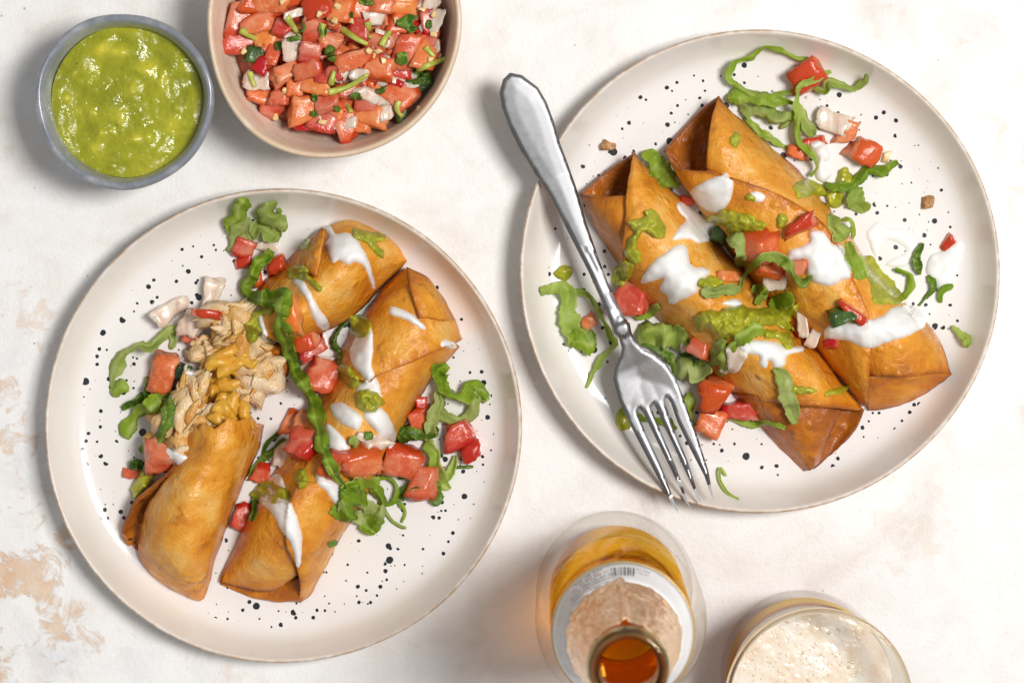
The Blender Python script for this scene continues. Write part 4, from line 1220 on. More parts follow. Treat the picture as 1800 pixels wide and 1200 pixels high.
cream([(287, 783), (305, 791), (330, 803), (323, 812), (305, 820), (293, 816)], 'cream smear beside the tomato on the bitten roll', T=2.4, e=6)
guac([(503, 473), (525, 465), (542, 470), (546, 485), (562, 499), (566, 508), (555, 511), (543, 498), (525, 491), (507, 488)], 'guacamole blob above the straight cream streak', T=4)
guac([(619, 401), (636, 404), (661, 407), (677, 413), (676, 423), (663, 427), (675, 440), (674, 454), (661, 449), (647, 430), (627, 421), (618, 415)], 'lumpy guacamole at the upper right of the topmost roll', T=3.2)
guac([(612, 559), (627, 553), (644, 557), (655, 575), (640, 597), (620, 588)], 'guacamole cap at the upper left of the long roll', T=4)
guac([(592, 643), (610, 639), (634, 672), (627, 682), (613, 678), (595, 661)], 'guacamole lump left of the cream in the middle of the left plate', T=4)
guac([(623, 711), (629, 689), (645, 680), (667, 691), (676, 708), (662, 724), (642, 726)], 'round guacamole blob at the centre of the long roll', T=6, e=14)
guac([(442, 861), (462, 845), (485, 844), (508, 861), (509, 879), (488, 891), (467, 880), (446, 877)], 'guacamole cap on the long pointed cream drip', T=4.5, e=12)
guac([(516, 829), (538, 825), (541, 851), (528, 859), (518, 847)], 'small guacamole lump between tomato and cream in lower plate', T=4)
guac([(233, 851), (254, 822), (274, 833), (267, 851), (246, 877), (231, 873)], 'guacamole under the tomato at the flap of the bitten roll', T=9, e=14)
guac([(432, 571), (449, 542), (480, 539), (481, 552), (457, 559), (460, 586), (443, 604), (434, 589)], 'guacamole smear at the torn mouth of the upper roll', T=3)
cream([(452, 552), (460, 551), (467, 575), (471, 594), (462, 597), (457, 580)], 'thin cream stripe at the torn mouth of the upper roll', T=1.8, e=5)
guac([(527, 434), (540, 419), (547, 429), (533, 442)], 'tiny guacamole spot on the left edge of the topmost roll', T=2.4)
# right plate
cream([(1423, 255), (1447, 249), (1462, 276), (1450, 288), (1463, 306), (1447, 322), (1431, 309), (1437, 282)], 'cream dollop beside the upper roll near the top lettuce', T=2.6)
guac([(1393, 330), (1408, 315), (1426, 314), (1448, 327), (1457, 345), (1432, 343), (1404, 352)], 'thin guacamole smear on the back shoulder of the upper roll', T=2)
guac([(1477, 294), (1495, 300), (1505, 321), (1484, 342), (1481, 360), (1462, 368), (1449, 348), (1467, 324)], 'guacamole patch on the plate right of the upper roll', T=3)
guac([(1279, 246), (1291, 233), (1302, 237), (1302, 252), (1288, 263)], 'small guacamole drop high on the upper roll', T=2)
guac([(1510, 453), (1530, 449), (1553, 477), (1575, 498), (1590, 531), (1560, 535), (1537, 531), (1527, 500), (1517, 473)], 'guacamole film above the long cream stripe on the upper roll', T=1.6, e=10)
guac([(1102, 390), (1129, 381), (1132, 368), (1144, 365), (1162, 384), (1172, 414), (1150, 418), (1132, 409), (1122, 432), (1130, 456), (1114, 467), (1098, 450), (1101, 420), (1114, 408)], 'hooked guacamole smear near the open end of the lower roll', T=4)
guac([(1075, 480), (1092, 460), (1112, 462), (1110, 485), (1088, 508), (1078, 500)], 'guacamole drip down the left flank of the lower roll', T=5, e=14)
guac([(1228, 384), (1255, 377), (1270, 368), (1294, 371), (1324, 380), (1349, 396), (1336, 412), (1312, 412), (1300, 415), (1285, 412), (1270, 397), (1249, 394)], 'broad lumpy guacamole between the two rolls', T=4.5)
cream([(1212, 336), (1234, 321), (1270, 304), (1280, 306), (1290, 318), (1289, 336), (1282, 358), (1261, 373), (1240, 370), (1225, 355), (1215, 346)], 'cream dollop at the mouth of the upper roll ' + RP, T=3)
dice(1207, 354, 34, 16, 10, 5, 'thin tomato slice under the cream between the roll mouths', skin=(2, 1))
cream([(1191, 357), (1208, 355), (1228, 374), (1256, 393), (1250, 421), (1228, 427), (1210, 421), (1182, 421), (1192, 402), (1205, 386), (1193, 372)], 'star shaped cream patch in the gap between the two rolls', T=2.6)
cream([(1168, 444), (1195, 429), (1208, 438), (1217, 466), (1240, 470), (1250, 480), (1229, 495), (1226, 513), (1204, 526), (1180, 535), (1170, 519), (1158, 507), (1165, 490), (1129, 499), (1128, 486), (1150, 456)], 'largest splashed cream dollop on the lower roll', T=3.4, e=12)
cream([(1387, 440), (1420, 427), (1423, 407), (1447, 407), (1463, 427), (1480, 430), (1488, 443), (1498, 483), (1480, 494), (1460, 503), (1433, 498), (1417, 483), (1413, 460), (1385, 458)], 'big white cream dollop in the middle of the upper roll', T=3.6, e=14)
cream([(1453, 573), (1483, 567), (1523, 562), (1547, 556), (1570, 540), (1603, 536), (1623, 549), (1628, 570), (1603, 588), (1573, 598), (1553, 604), (1533, 613), (1507, 608), (1483, 598), (1450, 598)], 'long cream stripe across the lower end of the upper roll', T=3.8, e=14)
cream([(1634, 450), (1657, 437), (1680, 422), (1694, 429), (1691, 447), (1684, 473), (1674, 500), (1657, 509), (1637, 498), (1626, 473)], 'smooth cream puddle on the plate right of the rolls', T=2.2, e=14)
dice(1664, 427, 30, 18, -45, 3, 'tiny tomato chip at the edge of the cream puddle', skin=(2, 1))
cream([(1522, 408), (1542, 388), (1560, 398), (1592, 402), (1614, 420), (1606, 460), (1572, 472), (1556, 462), (1590, 440), (1560, 425), (1540, 455), (1528, 430)], 'thin streaky cream film on the plate beside the upper roll', T=0.7, e=6)
cream([(1318, 339), (1332, 336), (1346, 345), (1338, 356), (1321, 351)], 'small cream fleck with a green seed on the upper roll', T=1.4, e=6)
guac([(1309, 345), (1318, 339), (1331, 345), (1328, 354), (1316, 355)], 'green seed lump on the small cream fleck', T=2.6, e=7, lump=0.1)
guac([(1363, 381), (1375, 376), (1388, 384), (1382, 396), (1369, 401)], 'round guacamole bead beside the tomato sliver on the upper roll', T=3.2, e=9, lump=.15)
guac([(980, 468), (992, 464), (1005, 470), (1006, 484), (994, 492), (976, 489), (970, 480)], 'lone guacamole drop left of the fork handle', T=2.6, e=12, lump=.2)
guac([(1084, 724), (1098, 718), (1110, 735), (1108, 752), (1094, 758), (1082, 748)], 'guacamole drop under the left fork tine', T=2, e=10, lump=.2)
dice(1334, 434, 56, 44, 8, 12, 'large dull tomato cube in the valley between the rolls', skin=(1, 1))
dice(1405, 398, 54, 20, -28, 6, 'long tomato sliver above the big cream dollop', skin=(2, 1))
dice(1277, 486, 36, 18, -8, 5, 'tomato slice beside the splashed cream dollop', 'orange')
dice(1355, 470, 40, 24, 20, 8, 'dark tomato deep between the two rolls')
dice(1398, 470, 40, 22, -15, 6, 'orange tomato piece left of the big cream dollop', 'orange')
dice(1360, 496, 38, 28, -10, 6, 'translucent onion piece in the valley between the rolls', 'onion')
dice(1265, 412, 24, 32, 10, 8, 'dark green chile chunk on the broad guacamole', 'pepper')
dice(1480, 556, 38, 26, -15, 8, 'dark green chile chunk above the long cream stripe', 'pepper')
dice(1498, 548, 50, 20, 42, 5, 'tomato strip beside the chile above the long cream stripe', skin=(2, 1))
dice(1463, 604, 28, 14, -10, 4, 'red tomato tip peeking below the long cream stripe', skin=(2, 1))
rebuild()
ribbon([(1280, 415, 2), (1298, 430, 4), (1301, 450, 3), (1303, 470, 1)], 19, 'lettuce strip bridging guacamole and the valley tomato', 'lettuce_pale')
ribbon([(1300, 506, 1), (1314, 477, 4), (1345, 453, 8), (1375, 458, 8), (1398, 488, 5), (1412, 498, 5), (1428, 484, 4)], 15, 'arched lettuce strip over the valley between the rolls', 'lettuce_pale', tilt=0.5, sag=10)
ribbon([(1232, 514, 1), (1265, 512, 2), (1304, 507, 2)], 17, 'straight pale lettuce rib above the long guacamole mound', 'lettuce_pale')
ribbon([(1322, 505, 3), (1342, 515, 4), (1330, 535, 3)], 20, 'curled lettuce above the long guacamole mound', 'lettuce', ruf=.6)
cream([(1268, 533), (1290, 524), (1305, 531), (1301, 539), (1280, 538)], 'cream speck under the lettuce above the guacamole mound', T=1.6, e=6)
guac([(1225, 492), (1249, 485), (1272, 495), (1265, 511), (1246, 511), (1227, 505)], 'guacamole lump at the right of the splashed cream dollop', T=4)
ribbon([(1352, 536, 2), (1374, 528, 4), (1394, 521, 3)], 26, 'bright lettuce tongue at the right end of the guacamole mound', 'lettuce')
dice(1401, 574, 14, 36, -5, 5, 'upright tomato sliver at the right end of the guacamole mound', skin=(2, 1))
dice(1413, 567, 19, 38, -12, 4, 'tall onion sliver right of the guacamole mound', 'onion')
dice(1431, 590, 20, 36, 20, 4, 'pink onion sliver wedged where the rolls meet', 'onion')
dice(1230, 612, 38, 32, 25, 7, 'orange tomato piece on the left flank of the lower roll', 'orange')
dice(1212, 606, 22, 22, 0, 4, 'clear onion bit left of the orange tomato on the lower roll', 'onion')
ribbon([(1242, 640, 1), (1256, 625, 2), (1275, 598, 2)], 30, 'pale lettuce rib down the left flank of the lower roll', 'lettuce_pale', ruf=.2)
ribbon([(1262, 660, 2), (1275, 640, 3), (1282, 618, 3), (1296, 604, 3)], 20, 'dark lettuce strip left of the lower cream splash', 'lettuce')
ribbon([(1292, 604, 2), (1316, 588, 4), (1342, 577, 4)], 26, 'bright lettuce fold under the guacamole mound', 'lettuce')
dice(1293, 628, 32, 44, 15, 5, 'white onion wedge left of the lower cream splash', 'onion')
dice(1276, 648, 18, 15, 20, 4, 'small clear onion bit below the white onion wedge', 'onion')
rebuild()
guac([(1222, 555), (1240, 543), (1261, 546), (1288, 537), (1330, 540), (1360, 536), (1399, 532), (1406, 546), (1391, 558), (1397, 583), (1360, 574), (1318, 577), (1300, 589), (1261, 599), (1250, 586), (1224, 580)], 'long guacamole mound across the lower roll', T=8, e=18, lump=0.34)
guac([(1344, 579), (1382, 582), (1395, 595), (1395, 612), (1379, 613), (1368, 599), (1346, 596)], 'guacamole smear below the right end of the mound', T=3)
cream([(1293, 602), (1331, 597), (1363, 601), (1382, 609), (1410, 608), (1413, 616), (1386, 625), (1380, 643), (1363, 648), (1353, 634), (1347, 648), (1333, 640), (1334, 627), (1312, 621)], 'branching cream splash near the lower end of the lower roll', T=2.4, e=8)
ribbon([(1362, 648, 1), (1378, 672, 1), (1388, 703, 1), (1396, 745, 3)], 27, 'pale lettuce strip hanging over the lower end of the lower roll', 'lettuce_pale', ruf=.2, twist=.15, sag=2)
guac([(1385, 684), (1401, 677), (1440, 684), (1430, 691), (1388, 694)], 'thin guacamole dash crossing the hanging lettuce strip', T=1.8, e=6)
guac([(1451, 690), (1464, 682), (1494, 678), (1487, 688), (1458, 697)], 'guacamole dash at the right side of the lower roll end', T=1.8, e=6)
ribbon([(1460, 375, 4), (1472, 400, 5), (1486, 420, 3)], 25, 'dark glossy lettuce fold above the big cream dollop', 'lettuce', tilt=.4)
ribbon([(1478, 386, 6), (1493, 386, 8), (1500, 405, 7), (1498, 420, 5)], 8, 'thin lettuce ring beside the dark glossy fold', 'lettuce', cols=5)
ribbon([(1490, 425, 3), (1503, 457, 3), (1519, 490, 1)], 24, 'flat lettuce strip at the right edge of the big cream dollop', 'lettuce', ruf=.2)
# left plate, upper layer
dice(286, 655, 46, 60, 15, 12, 'pink tomato cube left of the bitten roll mouth', skin=None)
dice(320, 656, 32, 26, 20, 8, 'green chile chunk beside the pink tomato cube', 'pepper')
cream([(320, 643), (335, 641), (346, 652), (337, 661), (322, 656)], 'cream fleck on the chile chunk near the bitten roll', T=1.6, e=6)
dice(277, 804, 46, 52, 8, 11, 'pink tomato cube on the shoulder of the bitten roll', skin=None)
dice(487, 463, 38, 26, -22, 8, 'bright red tomato wedge on the left edge of the upper roll', skin=(2, 1))
dice(452, 487, 16, 30, -25, 6, 'narrow tomato sliver beside the draped lettuce', skin=(2, 1))
dice(513, 554, 32, 60, -8, 9, 'long orange tomato slab on the torn upper roll', 'orange', skin=(2, 1))
dice(538, 597, 38, 24, -15, 9, 'small red tomato piece behind the bright wedge in mid plate')
dice(548, 613, 48, 34, -20, 10, 'bright red tomato wedge beside the draped lettuce in mid plate', skin=(1, 1))
dice(578, 662, 48, 54, 22, 13, 'large pink tomato cube at the centre of the left plate', skin=(0, -1))
dice(541, 645, 28, 26, 20, 5, 'clear onion bit left of the central tomato cube', 'onion')
dice(576, 632, 26, 14, 20, 4, 'pale onion sliver above the central tomato cube', 'onion')
dice(538, 736, 24, 32, 15, 8, 'small tomato piece under the lettuce strip, left of the cream')
dice(537, 783, 44, 54, 12, 12, 'pink tomato cube left of the draped lettuce in lower plate', skin=(0, 1))
dice(498, 798, 24, 50, 15, 4, 'long clear onion sliver left of the draped lettuce', 'onion')
dice(600, 808, 34, 36, 10, 8, 'tomato piece just right of the draped lettuce')
dice(638, 812, 64, 46, -8, 13, 'largest red tomato chunk below the cream dollops', skin=(1, 1))
dice(575, 828, 30, 20, 15, 6, 'flat tomato piece under the draped lettuce tail', skin=(2, 1))
dice(653, 781, 38, 26, 5, 6, 'clear onion chip above the largest red tomato chunk', 'onion')
dice(635, 768, 16, 14, 20, 4, 'tiny white onion bit above the clear onion chip', 'onion')
ribbon([(618, 782, 2), (622, 770, 3), (628, 790, 2)], 12, 'yellow green stalk bit beside the onion chips', 'lettuce_pale', cols=5)
ribbon([(640, 765, 3), (655, 762, 3)], 12, 'dark herb scrap above the onion chips', 'cilantro', cols=5)
rebuild()
ribbon([(475, 438, 2), (458, 462, 4), (440, 488, 4), (434, 510, 4), (446, 524, 5), (474, 526, 5), (498, 518, 4), (499, 540, 4), (492, 560, 3), (497, 585, 3), (509, 618, 3), (519, 648, 3), (540, 682, 4), (556, 712, 4), (560, 748, 4), (568, 782, 4), (582, 815, 4), (597, 845, 4), (608, 870, 2)], 25, 'long draped lettuce strip winding down the middle of the left plate', 'lettuce', ruf=.25, twist=.75, sag=12, jag=.2)
ribbon([(612, 566, 2), (596, 578, 3), (588, 600, 2), (597, 622, 1), (596, 640)], 9, 'thin lettuce curl left of the upper guacamole cap', 'lettuce_dark', cols=5)
ribbon([(640, 860, 4), (620, 875, 5), (606, 895, 4), (600, 915, 1)], 36, 'crumpled lettuce ruffle at the tail of the draped strip', 'lettuce', ruf=.7, tilt=.4)
ribbon([(600, 862, 4), (635, 850, 6), (668, 846, 4)], 22, 'lettuce ruffle crest reaching right below the tomato chunk', 'lettuce', ruf=.6)
ribbon([(620, 880, 5), (645, 885, 5), (658, 902, 2), (676, 908)], 28, 'pale inner fold of the lettuce ruffle', 'lettuce_pale', ruf=.7, tilt=-.4)
ribbon([(598, 880, 4), (620, 905, 3), (645, 905, 1)], 22, 'lower fold of the lettuce ruffle', 'lettuce', ruf=.6)
ribbon([(656, 852, 3), (668, 870, 3), (676, 888, 1)], 18, 'narrow lettuce fold at the right of the ruffle', 'lettuce', ruf=.5)
rebuild()

# ------------------------------------------------------------------ grey bowl of guacamole
def bowl(name, px, py, rpx, h, prof_f, mat, label, wobf, lipw):
    c = W(px, py, h)
    k = S * (CAM_H - h * .001) / CAM_H * 1000
    Ro = rpx * k
    prof = prof_f(Ro, h)
    seg = 128
    vs, fs = lathe(prof, c, seg, wobf)
    lip = []
    zmax = max(z for r, z in prof)
    for i, (r, z) in enumerate(prof):
        lip += [max(0.0, 1 - (zmax - z) / lipw)] * seg
    o = mesh_obj(name, vs, fs, M[mat], attrs={'lip': lip}, origin=Vector((c.x, c.y, 0)))
    tag(o, label, 'bowl')
    support(vs, fs)
    return c, Ro
def prof_grey(Ro, h):
    return [(0.01, 5), (12, 5), (20, 6.5), (26, 11), (29.5, 19), (31.2, 28), (Ro - 5.0, 36), (Ro - 3.6, 41), (Ro - 3.0, h - 1.0), (Ro - 2.3, h - 0.2), (Ro - 1.4, h), (Ro - 0.5, h - 0.4), (Ro, h - 1.4), (Ro + 0.1, h - 4), (Ro - 0.6, 34), (Ro - 2.2, 24),
            (Ro - 5, 14), (Ro - 10, 6), (Ro - 14, 2), (Ro - 15, 0.2), (Ro - 17, 0.2), (0.01, 0.6)]
def wob_grey(r, z, a):
    t = z / 45
    return r + (0.55 * math.sin(3 * a + 0.6) + 0.35 * math.sin(2 * a + 2) + 0.15 * math.sin(7 * a)) * t, z + (0.5 * math.sin(2 * a + 1) + 0.25 * math.sin(5 * a)) * t * t
gc, gR = bowl('grey_bowl', 217, 177, 156, 44, prof_grey, 'grey_bowl', 'small grey glazed stoneware bowl filled with guacamole, at the top left corner', wob_grey, 5)

def heightfield(name, center, rad, z0, hf, mat, nr=70, na=150, attrs_f=None, skirt=6):
    vs, fs, at = [], [], []
    for i in range(nr + 1):
        r = rad * i / nr
        for j in range(na):
            a = 2 * math.pi * j / na
            x, y = math.cos(a) * r, math.sin(a) * r
            h, c = hf(x, y, i / nr)
            vs.append(Vector((center.x + x * .001, center.y + y * .001, (z0 + h) * .001)))
            at.append(c)
    for j in range(na):      # rounded skirt so the mass has depth
        a = 2 * math.pi * j / na
        vs.append(Vector((center.x + math.cos(a) * rad * .0009, center.y + math.sin(a) * rad * .0009, (z0 - skirt) * .001)))
        at.append(0)
    n = nr + 2
    fs = [(i * na + j, (i + 1) * na + j, (i + 1) * na + (j + 1) % na, i * na + (j + 1) % na) for i in range(n - 1) for j in range(na)]
    fs.append(tuple(reversed(range((n - 1) * na, n * na))))
    return vs, fs, at
def gpx(px, py, z):     # pixel -> mm from the bowl axis
    w = W(px, py, z)
    return (w.x - gc.x) * 1000, (w.y - gc.y) * 1000
GCH = [(180, 84, 6.2, 3.4, 20), (208, 92, 5, 3, 0), (256, 120, 4.2, 4.2, 30), (232, 158, 3.8, 2.6, 40), (212, 205, 3.2, 4.2, 0), (240, 243, 3.6, 3.0, 0), (178, 235, 2.4, 2.4, 0), (196, 231, 2.0, 1.8, 0), (226, 247, 3, 2.6, 0), (285, 135, 1.6, 3, 0),
       (165, 260, 3.0, 2.4, 20), (262, 240, 2, 2.6, 0), (130, 130, 1.6, 1.6, 0), (155, 145, 1.3, 1.3, 0), (300, 215, 3.4, 5, 10), (118, 172, 2.2, 1.8, 0), (160, 198, 2, 2, 0), (310, 190, 1.6, 1.6, 0)]
GCH = [(*gpx(a, b, 34), c, d, R(e)) for a, b, c, d, e in GCH]
def ghf(x, y, t):
    v = Vector((x, y, 0))
    h = 1.7 * noise.noise(v * 0.08 + Vector((3, 1, 0))) + 0.7 * noise.noise(v * 0.19) + 0.24 * noise.noise(v * 0.5 + Vector((9, 2, 0))) + 0.13 * noise.noise(v * 1.4)
    c = 0.0
    for (cx, cy_, ra, rb, an) in GCH:
        dx, dy = x - cx, y - cy_
        u = (dx * math.cos(an) + dy * math.sin(an)) / ra; w = (-dx * math.sin(an) + dy * math.cos(an)) / rb
        d = u * u + w * w
        if d < 4:
            g = math.exp(-d * 1.3)
            h += 1.1 * g; c = max(c, g * min(1.0, 0.25 + ra * 0.14))
    # sweep of a spoon
    rr = math.hypot(x - 2, y + 1)
    h += 0.9 * math.exp(-((rr - 14) / 2.4) ** 2) * max(0, math.sin(math.atan2(y + 1, x - 2) + 0.4))
    fade = min(1, (1 - t) * 9)
    return h * fade, c
vs, fs, at = heightfield('g', gc, 31.3, 33.5, ghf, 'guac')
go = mesh_obj('guacamole', vs, fs, M['guac'], attrs={'chunk': at})
tag(go, 'thick green guacamole filling the small grey bowl', 'guacamole')

# ------------------------------------------------------------------ cream bowl of tomato salsa
def prof_cream(Ro, h):
    return [(0.01, 6), (20, 6), (32, 9), (40, 15), (45.5, 25), (Ro - 4.0, 38), (Ro - 2.6, h - 2), (Ro - 2.0, h - 0.5), (Ro - 1.2, h), (Ro - 0.4, h - 0.5), (Ro, h - 2), (Ro - 1.0, 38), (Ro - 4.6, 26), (Ro - 11, 13), (Ro - 19, 4), (Ro - 24, 0.3), (Ro - 27, 0.3), (0.01, 0.8)]
def wob_cream(r, z, a):
    t = min(1, z / 50)
    d = -90 - math.degrees(a)
    return r + (0.9 * math.sin(2 * a - 1.2) + 0.8 * math.sin(3 * a + 1.4) + 0.3 * math.sin(5 * a)) * t * (r / 50), z + (0.6 * math.sin(2 * a + .4) + 0.3 * math.sin(5 * a)) * t * t
sc, sR = bowl('cream_bowl', 584, 47, 228, 50, prof_cream, 'cream_bowl', 'cream stoneware bowl heaped with chopped tomato salsa at the top edge', wob_cream, 3)
def shf(x, y, t):
    v = Vector((x, y, 0))
    return (1 - t * t) * 9 + 1.2 * noise.noise(v * 0.15), 0
vs, fs, at = heightfield('s', sc, 43.5, 23, shf, 'juice', 24, 80)
so = mesh_obj('salsa_juice', vs, fs, M['juice'])
tag(so, 'wet tomato pulp lying under the diced salsa in the cream bowl', 'salsa', kind='stuff')
support(vs, fs)
rebuild()
Zx = lambda x: 340 + x / 3.6
Zy = lambda y: y / 3.6
def keep_in(px, py, lim=160):
    dx, dy = px - 584, py - 47
    r = math.hypot(dx, dy)
    return (px, py) if r <= lim else (584 + dx * lim / r, 47 + dy * lim / r)
def salsa_z(px, py):
    w = W(px, py, 38)
    r = math.hypot(w.x - sc.x, w.y - sc.y) * 1000 / 46
    return 24 + 13 * max(0, 1 - r * r)
SG = 'salsa in the cream bowl'
rs1 = random.Random(5)
HOURS = ['three', 'two', 'one', 'twelve', 'eleven', 'ten', 'nine', 'eight', 'seven', 'six', 'five', 'four']
def clock(px, py):
    """where in the round bowl, as on a clock face"""
    dx, dy = px - 584, 47 - py
    r = math.hypot(dx, dy)
    if r < 28: return 'at the middle'
    h = HOURS[int(round(math.degrees(math.atan2(dy, dx)) / 30)) % 12]
    return ('close in' if r < 85 else 'halfway out' if r < 140 else 'by the wall') + " at %s o'clock" % h
# filler pieces lower in the heap
for i in range(120):
    a, rr = rs1.uniform(0, 6.28), math.sqrt(rs1.random()) * 158
    px, py = 584 + math.cos(a) * rr + 8, 47 + math.sin(a) * rr - 5
    if py < -110: continue
    kind = rs1.choice(['tomato', 'tomato', 'tomato', 'orange', 'onion'])
    s_ = rs1.uniform(24, 42)
    dice(px, py, s_, s_ * rs1.uniform(0.7, 1.2), rs1.uniform(0, 180), None, ('half buried salsa tomato, ' if kind != 'onion' else 'half buried salsa onion, ') + clock(px, py) + ' of the cream bowl', kind, (rs1.uniform(-40, 40), rs1.uniform(-40, 40)), 0, salsa_z(px, py) - 5, group=SG + (', lower tomato' if kind != 'onion' else ', lower onion'), sup=False)
TOMS = [(470, 30, 260, 110, 0, 'o'), (800, 60, 160, 140, -20, 't'), (940, 75, 150, 150, 10, 'o'), (1060, 60, 100, 110, 20, 'o'), (1190, 20, 150, 110, 0, 'o'), (1330, 30, 190, 110, 10, 'o'), (1310, 150, 130, 150, 15, 't'), (240, 110, 140, 190, 15, 'o'), (370, 30, 120, 130, 30, 't'),
        (280, 280, 190, 140, 8, 't'), (420, 150, 190, 110, -10, 'o'), (505, 330, 95, 170, 15, 't'), (560, 190, 120, 100, 30, 't'), (760, 200, 110, 145, 8, 't'), (870, 260, 125, 100, 25, 'o'), (740, 335, 130, 130, 0, 't'), (1040, 180, 140, 130, 10, 't'), (1000, 380, 190, 110, -15, 't'),
        (1180, 430, 180, 120, 5, 't'), (1350, 340, 130, 220, 15, 't'), (1460, 340, 140, 190, 15, 'o'), (1580, 260, 110, 170, 20, 't'), (590, 455, 150, 130, -20, 't'), (720, 440, 135, 110, -10, 'o'), (760, 535, 190, 90, 15, 'o'), (820, 480, 90, 90, 0, 't'), (690, 690, 145, 190, 3, 'o'), (840, 655, 160, 110, -20, 'o'),
        (410, 620, 150, 110, 20, 't'), (550, 610, 130, 100, 0, 't'), (960, 585, 120, 90, 10, 't'), (1340, 640, 190, 160, 35, 't'), (1280, 550, 110, 90, 15, 't'), (1150, 760, 170, 130, 15, 'o'), (970, 790, 115, 170, -12, 't'), (680, 850, 140, 100, 5, 't'), (830, 860, 180, 120, 20, 't'), (1090, 860, 120, 100, 20, 'o'),
        (1480, 140, 100, 160, 0, 't'), (890, 110, 80, 120, 0, 't'), (480, 690, 120, 110, 25, 't'), (430, 400, 90, 120, 20, 't'), (650, 560, 110, 90, 0, 't'), (1160, 280, 110, 90, 20, 't'), (900, 470, 100, 90, 0, 't'), (1260, 240, 80, 120, 0, 'o'), (610, 10, 120, 80, 0, 'o'), (1080, 660, 120, 80, 15, 't'), (900, 740, 100, 90, 0, 'o')]
for i, (x, y, w, l, r, k) in enumerate(TOMS):
    px, py = keep_in(Zx(x), Zy(y), 198 - max(w, l) / 6.5)
    dice(px, py, w / 3.6, l / 3.6, r, None, ('red' if k == 't' else 'orange') + ' tomato dice on top of the salsa bowl, ' + clock(px, py), 'tomato' if k == 't' else 'orange', (rs1.uniform(-16, 16), rs1.uniform(-16, 16)), 0, salsa_z(px, py) + rs1.uniform(-0.5, 2.5), group=SG + (', red tomato' if k == 't' else ', orange tomato'))
ONI = [(400, 500, 180, 110, 5), (620, 310, 130, 140, 0), (660, 80, 170, 60, -15), (750, 775, 150, 90, -20), (990, 900, 170, 80, -5), (940, 470, 90, 110, 20), (1120, 600, 220, 80, 25), (1310, 520, 210, 50, 18), (1540, 130, 150, 140, 10), (1190, 250, 100, 170, 10), (1150, 120, 170, 90, 0), (1235, 710, 90, 130, 0), (1630, 320, 60, 100, 0), (1560, 360, 80, 70, 20), (1050, 480, 110, 70, 10), (1500, 40, 120, 100, 20)]
for (x, y, w, l, r) in ONI:
    px, py = keep_in(Zx(x), Zy(y), 198 - max(w, l) / 6.5)
    dice(px, py, w / 4.3, l / 4.3, r, 4, 'clear onion piece on top of the salsa bowl, ' + clock(px, py), 'onion', (rs1.uniform(-14, 14), rs1.uniform(-14, 14)), 0, salsa_z(px, py) + rs1.uniform(1, 3), group=SG + ', onion')
dice(Zx(1440), Zy(540), 44, 26, -35, 6, 'dark green chile slice at the right wall of the cream bowl', 'pepper', (10, 0), 0, salsa_z(Zx(1500), Zy(550)) + 2, group=SG + ', chile')
dice(Zx(1310), Zy(715), 22, 40, -20, 6, 'bright green chile strip low right in the cream bowl', 'pepper', (0, 10), 0, salsa_z(Zx(1310), Zy(715)) + 2, group=SG + ', chile')
dice(Zx(390), Zy(350), 26, 30, 20, 5, 'dark green herb clump at the left of the cream bowl', 'pepper', (0, 10), 0, salsa_z(Zx(390), Zy(350)) + 1, group=SG + ', chile')
rebuild()
def tube(path, r0, r1, mat, name, label, cat, group, lift=0.8):
    P = resample(np.array([(p[0], p[1], 0) for p in path], dtype=float), 6)
    z = np.array([zhit(p[0], p[1])[0] for p in P])
    z = np.maximum(z, np.convolve(np.pad(z, 4, mode='edge'), np.ones(9) / 9, 'valid')) + lift
    z = np.convolve(np.pad(z, 2, mode='edge'), np.ones(5) / 5, 'valid')
    C = [W(p[0], p[1], zz) for p, zz in zip(P, z)]
    vs, fs, nv, n = [], [], 8, len(C)
    for i, c in enumerate(C):
        t = (C[min(n - 1, i + 1)] - C[max(0, i - 1)]).normalized()
        s_ = t.cross(Vector((0, 0, 1))).normalized(); u = s_.cross(t)
        r = (r0 + (r1 - r0) * i / (n - 1)) * .001
        for j in range(nv):
            a = 2 * math.pi * j / nv
            vs.append(c + s_ * math.cos(a) * r + u * math.sin(a) * r * 0.8)
    for i in range(n - 1):
        for j in range(nv):
            fs.append((i * nv + j, i * nv + (j + 1) % nv, (i + 1) * nv + (j + 1) % nv, (i + 1) * nv + j))
    fs.append(tuple(reversed(range(nv)))); fs.append(tuple(range((n - 1) * nv, n * nv)))
    o = mesh_obj(name, vs, fs, M[mat])
    tag(o, label, cat, group)
    return o
for p in [[(590, 110), (640, 180), (690, 245)], [(935, 180), (1030, 245), (1100, 280)], [(855, 585), (980, 550), (1105, 470)], [(300, 190), (370, 235), (440, 265)], [(1100, 140), (1110, 190), (1118, 240)], [(1190, 290), (1215, 240), (1245, 200)],
          [(1420, 440), (1520, 400), (1605, 370)], [(1470, 300), (1495, 330), (1525, 360)], [(925, 635), (965, 660), (1000, 710)], [(358, 455), (368, 500), (390, 550)], [(870, 530), (880, 490), (890, 450)], [(820, 150), (810, 190), (815, 240)], [(1300, 640), (1290, 690), (1320, 740)]]:
    tube([(Zx(x), Zy(y)) for x, y in p], 1.5, 0.9, 'stem', 'cilantro_sprig', 'yellow green cilantro stem on the salsa bowl, ' + clock(Zx(p[1][0]), Zy(p[1][1])), 'herb', SG + ', stems')
